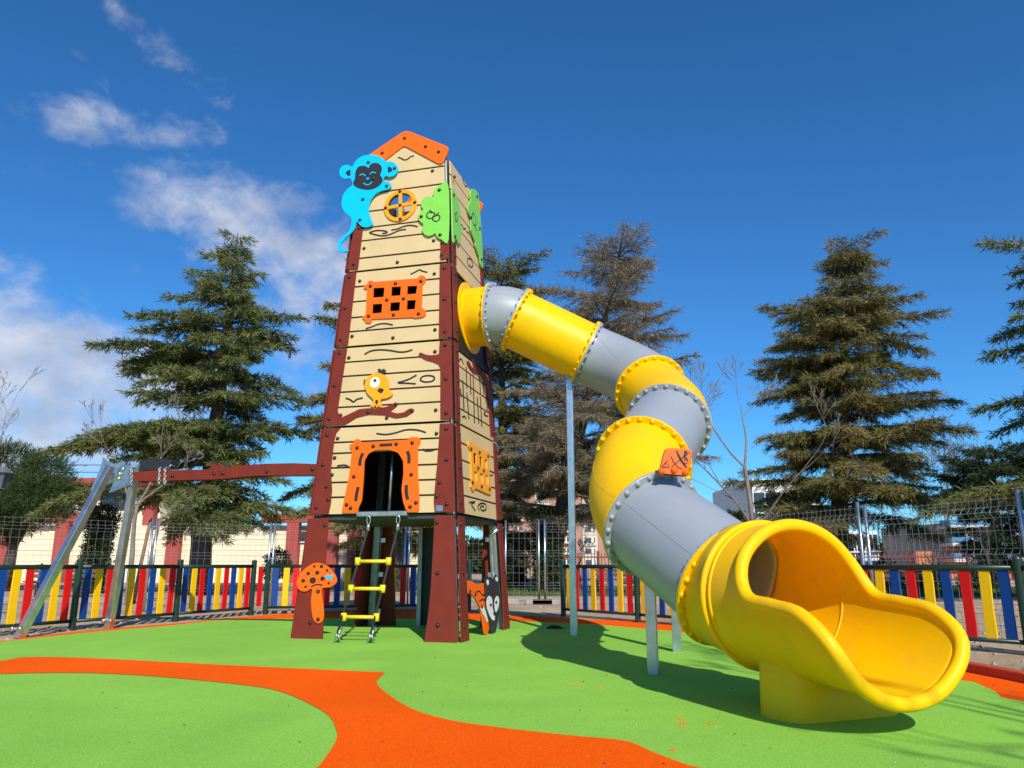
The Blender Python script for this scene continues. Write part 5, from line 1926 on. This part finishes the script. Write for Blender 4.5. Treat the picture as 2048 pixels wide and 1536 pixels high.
# left pine
Y = 27.0
g = np.random.default_rng(5)
bl = []
pxs = [(-60, 930, 60), (20, 925, 55), (90, 945, 45), (125, 985, 40), (70, 990, 60), (0, 985, 60), (40, 1035, 45), (-40, 1040, 50), (100, 1025, 35), (135, 1010, 28), (95, 905 + 20, 30), (-110, 980, 70), (0, 1065, 35)]
for x, y, r in pxs:
    m = r * Y / FPX
    c = at_y(x, y, Y + g.uniform(-1, 1))
    bl.append((tuple(c), m * 1.1, m * 1.2, m * .72))
b_ = at_y(12, 1140, Y)
leafy('pine_tree', 'round dark green pine at the left picture edge', (b_.x, Y, 0), bl, M_pine, 52000, 9, (.14, .28, .022), [((b_.x, Y, 0), .22), ((b_.x + .1, Y, 1.2), .17), ((b_.x + .3, Y, 3.0), .1)], 'tree')
# columnar cypress, ivy column, round bush, shrubs
Y = 25.0
b_ = at_y(190, 1140, Y)
leafy('cypress', 'small columnar cypress behind the swing frame', (b_.x, Y, 0), [((b_.x + dx, Y, z), .46 + .05 * math.sin(z * 3), .45, .5) for z, dx in ((.4, -.1), (.9, -.06), (1.4, 0), (1.9, .03), (2.3, .05))], M_cyp, 12000, 3, (.06, .12, .045), [((b_.x, Y, 0), .08), ((b_.x, Y, 2.0), .03)], 'tree', None, .5)
Y = 26.5
b_ = at_y(1095, 1140, Y)
leafy('ivy_column', 'ivy clad stump column at the foot of the leaning trunk', (b_.x, Y, 0), [((b_.x, Y - .4, z), .50, .45, .5) for z in (.3, .8, 1.3, 1.8, 2.2)], M_cyp, 11000, 4, (.06, .12, .06), [((b_.x, Y - .4, 0), .2), ((b_.x, Y - .4, 2.2), .15)], 'shrub')
for i, (px, py, r, lab) in enumerate(((555, 1122, .42, 'small round dark bush by the cream wall'), (730, 1120, .40, 'dark bush seen behind the rope ladder'), (1030, 1150, .3, 'low twiggy bush by the iron railing'), (1770, 1150, .5, 'low dark shrub behind the right fence, next to the cedar trunk'), (1850, 1160, .5, 'low dark shrub in the middle of the right fence'), (1960, 1160, .55, 'low dark shrub near the right picture edge'))):
    Y = 28.0
    p = at_y(px, py, Y)
    leafy('bush', lab, (p.x, Y, 0), [((p.x, Y, p.z), r, r, r), ((p.x + r * .5, Y, p.z * .7), r * .8, r * .8, r * .7), ((p.x - r * .5, Y + .2, p.z * .6), r * .8, r * .8, r * .7)], M_brush, 2600, 40 + i, (.06, .12, .05), [((p.x, Y, 0), .05), ((p.x, Y, p.z), .03)])


def bare_tree(name, label, base, H, seed, mat_, r0=.09, fork=.45, spread=.55, depth=6, lean=(0, 0), group=None, kmax=3, up=.25, tip=.006, rat=(.50, .74)):
    g = random.Random(seed)
    t = empty(name, base, label, 'tree', group)
    SA, SB, ra, rb = [], [], [], []
    mb = MB()

    def grow(p, d, L_, r_, lev):
        n = 4 if lev else 6
        pts = [p]
        rs = [r_]
        q, dd = p.copy(), d.copy()
        for k in range(n):
            wb = .10 if lev else .035
            dd = (dd + Vector((g.gauss(0, wb), g.gauss(0, wb), g.gauss(0, .06) + up * .12))).normalized()
            q = q + dd * (L_ / n)
            pts.append(q.copy())
            rs.append(max(tip, r_ * (1 - .45 * (k + 1) / n)))
        if lev < 2:
            mb.sweep(pts, rs, 8 if lev == 0 else 6, cap=False)
        else:
            for k in range(n):
                SA.append(tuple(pts[k])); SB.append(tuple(pts[k + 1])); ra.append(rs[k]); rb.append(rs[k + 1])
        if lev >= depth: return
        nk = g.randint(2, kmax) if lev else kmax
        for c in range(nk):
            at = pts[-1] if c < 2 else pts[g.randint(max(1, n // 2), n - 1)]
            ax = Vector((g.gauss(0, 1), g.gauss(0, 1), g.gauss(0, .4))).normalized()
            nd = (dd + ax * g.uniform(spread * .6, spread * 1.3)).normalized()
            grow(at, nd, L_ * g.uniform(*rat), rs[-1] * g.uniform(.6, .85), lev + 1)
    grow(Vector(base), Vector((lean[0], lean[1], 1)).normalized(), H * fork, r0, 0)
    mb.build('trunk', mat_, t, True)
    V, Fq = tri_tubes((np.array(SA), np.array(SB), np.array(ra), np.array(rb)), 3)
    tag(link('twigs', mesh_from('twigs', V, Fq, mat_), t), kind='stuff')
    return t


Y = 18.0
b_ = at_y(262, 1140, Y)
bare_tree('bare_tree', 'young leafless pale tree in front of the left cedar', (b_.x, Y, 0), 4.9, 12, M_bark_l, .075, .46, .5, 6, (.03, 0), up=.3, rat=(.42, .66))
Y = 17.0
b_ = at_y(1524, 1140, Y)
bare_tree('bare_tree', 'slim leafless tree rising behind the lower tube', (b_.x, Y, 0), 6.0, 29, M_bark_l, .075, .50, .55, 6, (.0, 0), up=.3, rat=(.44, .66), kmax=4, tip=.005)
Y = 26.0
b_ = at_y(10, 1140, Y)
bare_tree('bare_tree', 'leafless twiggy tree above the left pine', (b_.x - .5, Y - 1.5, 0), 5.3, 31, M_twig, .10, .48, .5, 6)
Y = 30.0
for i, (px, lab) in enumerate(((1868, 'low forked leafless tree behind the right mesh fence'), (1945, 'dark leafless tree in front of the blue banded building'), (2030, 'leafless tree by the bright fence post at the right edge'))):
    b_ = at_y(px, 1140, Y)
    bare_tree('bare_tree', lab, (b_.x, Y - i, 0), 3.4, 41 + i, M_bark, .10, .30, .6, 5)
Y = 60.0
for i, (px, hh, lab) in enumerate(((1905, 9.0, 'leftmost of three far leafless treetops on the right skyline'), (1960, 9.6, 'middle one of three far leafless treetops on the right skyline'), (2020, 9.0, 'rightmost of three far leafless treetops on the right skyline'))):
    b_ = at_y(px, 1140, Y)
    bare_tree('bare_tree', lab, (b_.x, Y, 0), hh * 1.05, 51 + i, M_twig, .2, .46, .5, 6, group='far leafless trees on the right skyline', tip=.018)
Y = 34.0
for i, (px, lab) in enumerate(((1160, 'reddish leafless bush by the railing, left of the slide'), (1215, 'reddish leafless bush in front of the brick apartment block'), (1010, 'leafless bush beside the right tower leg'))):
    b_ = at_y(px, 1140, Y)
    bare_tree('bare_bush', lab, (b_.x, Y, 0), 3.6, 61 + i, mat('reddish_twig', (.20, .12, .095), .9), .06, .22, .7, 6, tip=.008)
# a leafless street tree behind the viewer whose branches shade the slide mouth
bare_tree('bare_tree', 'leafless tree behind the viewer casting thin branch shadows on the rubber', (4.35, -2.6, 0), 8.0, 77, M_bark_l, .18, .42, .5, 6, up=.3, tip=.009)
# far broadleaf evergreens that close the horizon
for i, (px, yt, wd, lab) in enumerate(((930, 1078, 60, 'far dark evergreen seen under the tower platform'), (1000, 1090, 45, 'far dark evergreen just right of the tower leg'), (1330, 1085, 60, 'far dark evergreen behind the lower grey tube'), (1400, 1072, 60, 'far dark evergreen left of the white building'), (1790, 1088, 55, 'far dark evergreen right of the white building'), (1860, 1080, 60, 'far dark evergreen left of the terrace building'))):
    Y = 75.0
    p = at_y(px, yt, Y)
    m = wd * Y / FPX
    leafy('far_tree', lab, (p.x, Y, 0), [((p.x + dx * m, Y + dx, z * p.z), m * r, m * r, p.z * .28) for dx, z, r in ((0, .72, .7), (-.5, .5, .7), (.5, .5, .7), (0, .35, .9), (-.6, .25, .6), (.6, .25, .6))], M_brush, 3500, 80 + i, (.3, .6, .28), [((p.x, Y, 0), .25), ((p.x, Y, p.z * .6), .12)], 'tree', 'far evergreens along the horizon')
# two brown support stakes near the left cedar
for i, (px, lab) in enumerate(((278, 'left one of two brown wooden stakes near the young tree'), (296, 'right one of two brown wooden stakes near the young tree'))):
    p = at_y(px, 1140, 19)
    tag(MB().sweep([(p.x - .05, 19, 0), (p.x + .04, 19, 1.0), (p.x + .16, 19, 2.0)], [.05, .045, .04], 8).build('tree_stake', mat('stake_wood', (.22, .13, .085), .85, var=.2), None, True), lab, 'stake')

# ================================================================== street lamps, benches
def lamp(px, Y, zc, size, label):
    x = at_y(px, 950, Y).x
    t = empty('street_lamp', (x, Y, 0), label, 'street lamp')
    M_l = mat('lamp_black', (.03, .035, .035), .45)
    M_lg = mat('lamp_glass', (.10, .12, .13), .15)
    MB().sweep([(x, Y, 0), (x, Y, .4), (x, Y, .5), (x, Y, zc - size * .55)], [.08, .07, .045, .03], 10).build('pole', M_l, t, True)
    hd = MB()
    hd.sweep([(x, Y, zc - size * .5), (x, Y, zc + size * .12)], [size * .20, size * .36], 4, square=True)
    hd.build('lantern_glass', M_lg, t)
    fr = MB()
    for k in range(4):
        a = math.pi / 4 + k * math.pi / 2
        fr.sweep([(x + math.cos(a) * size * .21, Y + math.sin(a) * size * .21, zc - size * .5), (x + math.cos(a) * size * .37, Y + math.sin(a) * size * .37, zc + size * .12)], .014, 4)
    fr.build('lantern_frame', M_l, t)
    MB().sweep([(x, Y, zc + size * .11), (x, Y, zc + size * .36), (x, Y, zc + size * .40), (x, Y, zc + size * .5)], [size * .44, size * .14, size * .12, size * .10], 8).build('lantern_cap', mat('lamp_cap', (.12, .13, .13), .5), t)


lamp(5, 17.0, at_y(5, 952, 17).z, .55, 'old style lantern street lamp cut by the left picture edge')
lamp(55, 33.0, at_y(55, 1062, 33).z, .72, 'small far lantern street lamp in front of the cream building')


def bench(px, Y, rz, label):
    x = at_y(px, 1150, Y).x
    t = empty('park_bench', (x, Y, 0), label, 'bench', rz=rz)
    M_b = mat('bench_wood', (.14, .065, .04), .7, var=.2)
    Mx = Matrix.Translation((x, Y, 0)) @ Matrix.Rotation(rz, 4, 'Z')
    for k in range(4):
        MB().box((0, -.2 + k * .13, .44), (1.7, .10, .035)).build('seat_slat', M_b, t, mw=Mx)
    for k in range(3):
        MB().box((0, .30 + k * .03, .58 + k * .13), (1.7, .03, .10)).build('back_slat', M_b, t, mw=Mx)
    for sx in (-1, 1):
        mb = MB()
        mb.bar((sx * .7, -.22, 0), (sx * .7, -.18, .42), .05, .05, up=(1, 0, 0))
        mb.bar((sx * .7, .24, 0), (sx * .7, .40, .92), .05, .05, up=(1, 0, 0))
        mb.bar((sx * .7, -.2, .41), (sx * .7, .28, .41), .05, .05)
        mb.build('leg', M_black, t, mw=Mx)


bench(120, 22.0, 0.1, 'brown park bench seen through the fence at far left')
bench(1240, 24.0, -.2, 'dark park bench on the lawn seen through the middle fence')
bench(1830, 22.5, -.3, 'dark park bench seen through the right fence')

# ================================================================== small things
sc_ = G(1112, 1259)
mb = MB()
mb.sweep([sc_ + Vector((-.13, 0, .02)), sc_ + Vector((-.05, .01, .035)), sc_ + Vector((.04, 0, .03)), sc_ + Vector((.10, -.01, .018))], [.012, .026, .022, .010], 8)
scr = empty('dropped_glove', sc_, 'small dark and yellow-green work glove lying in the tower shadow', 'glove')
mb.build('palm', mat('glove_dark', (.02, .024, .02), .9, bump=.5), scr, True)
mb = MB()
for a in (-.25, 0, .25):
    mb.sweep([sc_ + Vector((.09, 0, .02)), sc_ + Vector((.17, a * .2, .022)), sc_ + Vector((.22, a * .3, .012))], [.014, .013, .009], 6)
mb.build('fingers', mat('glove_yellow', (.32, .42, .05), .8), scr, True)
# crumbs of rubber and grit
g = np.random.default_rng(99)
V, Fc = [], []


def crumbs(name, pts, sz, m):
    mb = MB()
    for p in pts:
        s = sz * g.uniform(.5, 1.3)
        v = [p + Vector(q) * s for q in ((1, 0, 0), (-.5, .8, 0), (-.6, -.7, 0), (.1, 0, .9))]
        mb.add(v, [(0, 1, 3), (1, 2, 3), (2, 0, 3)])
    return tag(mb.build(name, m), kind='stuff')


cl = [(1360, 1438), (1366, 1446), (1417, 1448), (1345, 1500), (1160, 1370), (1200, 1376), (1140, 1366), (1363, 1452)]
crumbs('orange_rubber_crumbs', [G(x + g.normal() * 5, y + g.normal() * 2, .011) for x, y in cl for _ in range(7)], .006, M_orange_r)
crumbs('dark_grit', [G(float(g.uniform(0, 2040)), float(g.uniform(1285, 1536)), .015) for _ in range(40)], .007, M_core)
crumbs('pale_grit', [G(float(g.uniform(0, 1900)), float(g.uniform(1290, 1536)), .015) for _ in range(26)], .003, M_white)
# pebbles and clods in the sand near the fences
pp = [Vector((g.uniform(-12, 12), g.uniform(13.5, 22), .002)) for _ in range(500)] + [Vector((g.uniform(4.1, 8), g.uniform(4, 11), .002)) for _ in range(300)] + [Vector((g.uniform(-9, -6), g.uniform(7, 14), .002)) for _ in range(200)]
crumbs('sand_pebbles', pp, .03, mat('pebble', (.34, .27, .19), .95, var=.25, vscale=3))
# lawn blades
n = 16000
P = np.stack([g.uniform(-3, 30, n), g.uniform(22.5, 31, n), np.full(n, .01)], 1)
D_ = np.stack([g.normal(size=n) * .35, g.normal(size=n) * .35, np.ones(n)], 1)
V, Fq = kites(P, D_, g.uniform(.05, .14, n), np.full(n, .03), g)
tag(link('grass', mesh_from('grass', V, Fq, M_grass, False, np.repeat(g.uniform(0, 1, n), 4))), 'short patchy grass on the lawn behind the fences', 'grass', kind='stuff')

#print('cedar quads', total, 'tris', sum(sum(len(p.vertices)-2 for p in m.polygons) if len(m.polygons)<3000 else 2*len(m.polygons) for m in bpy.data.meshes))
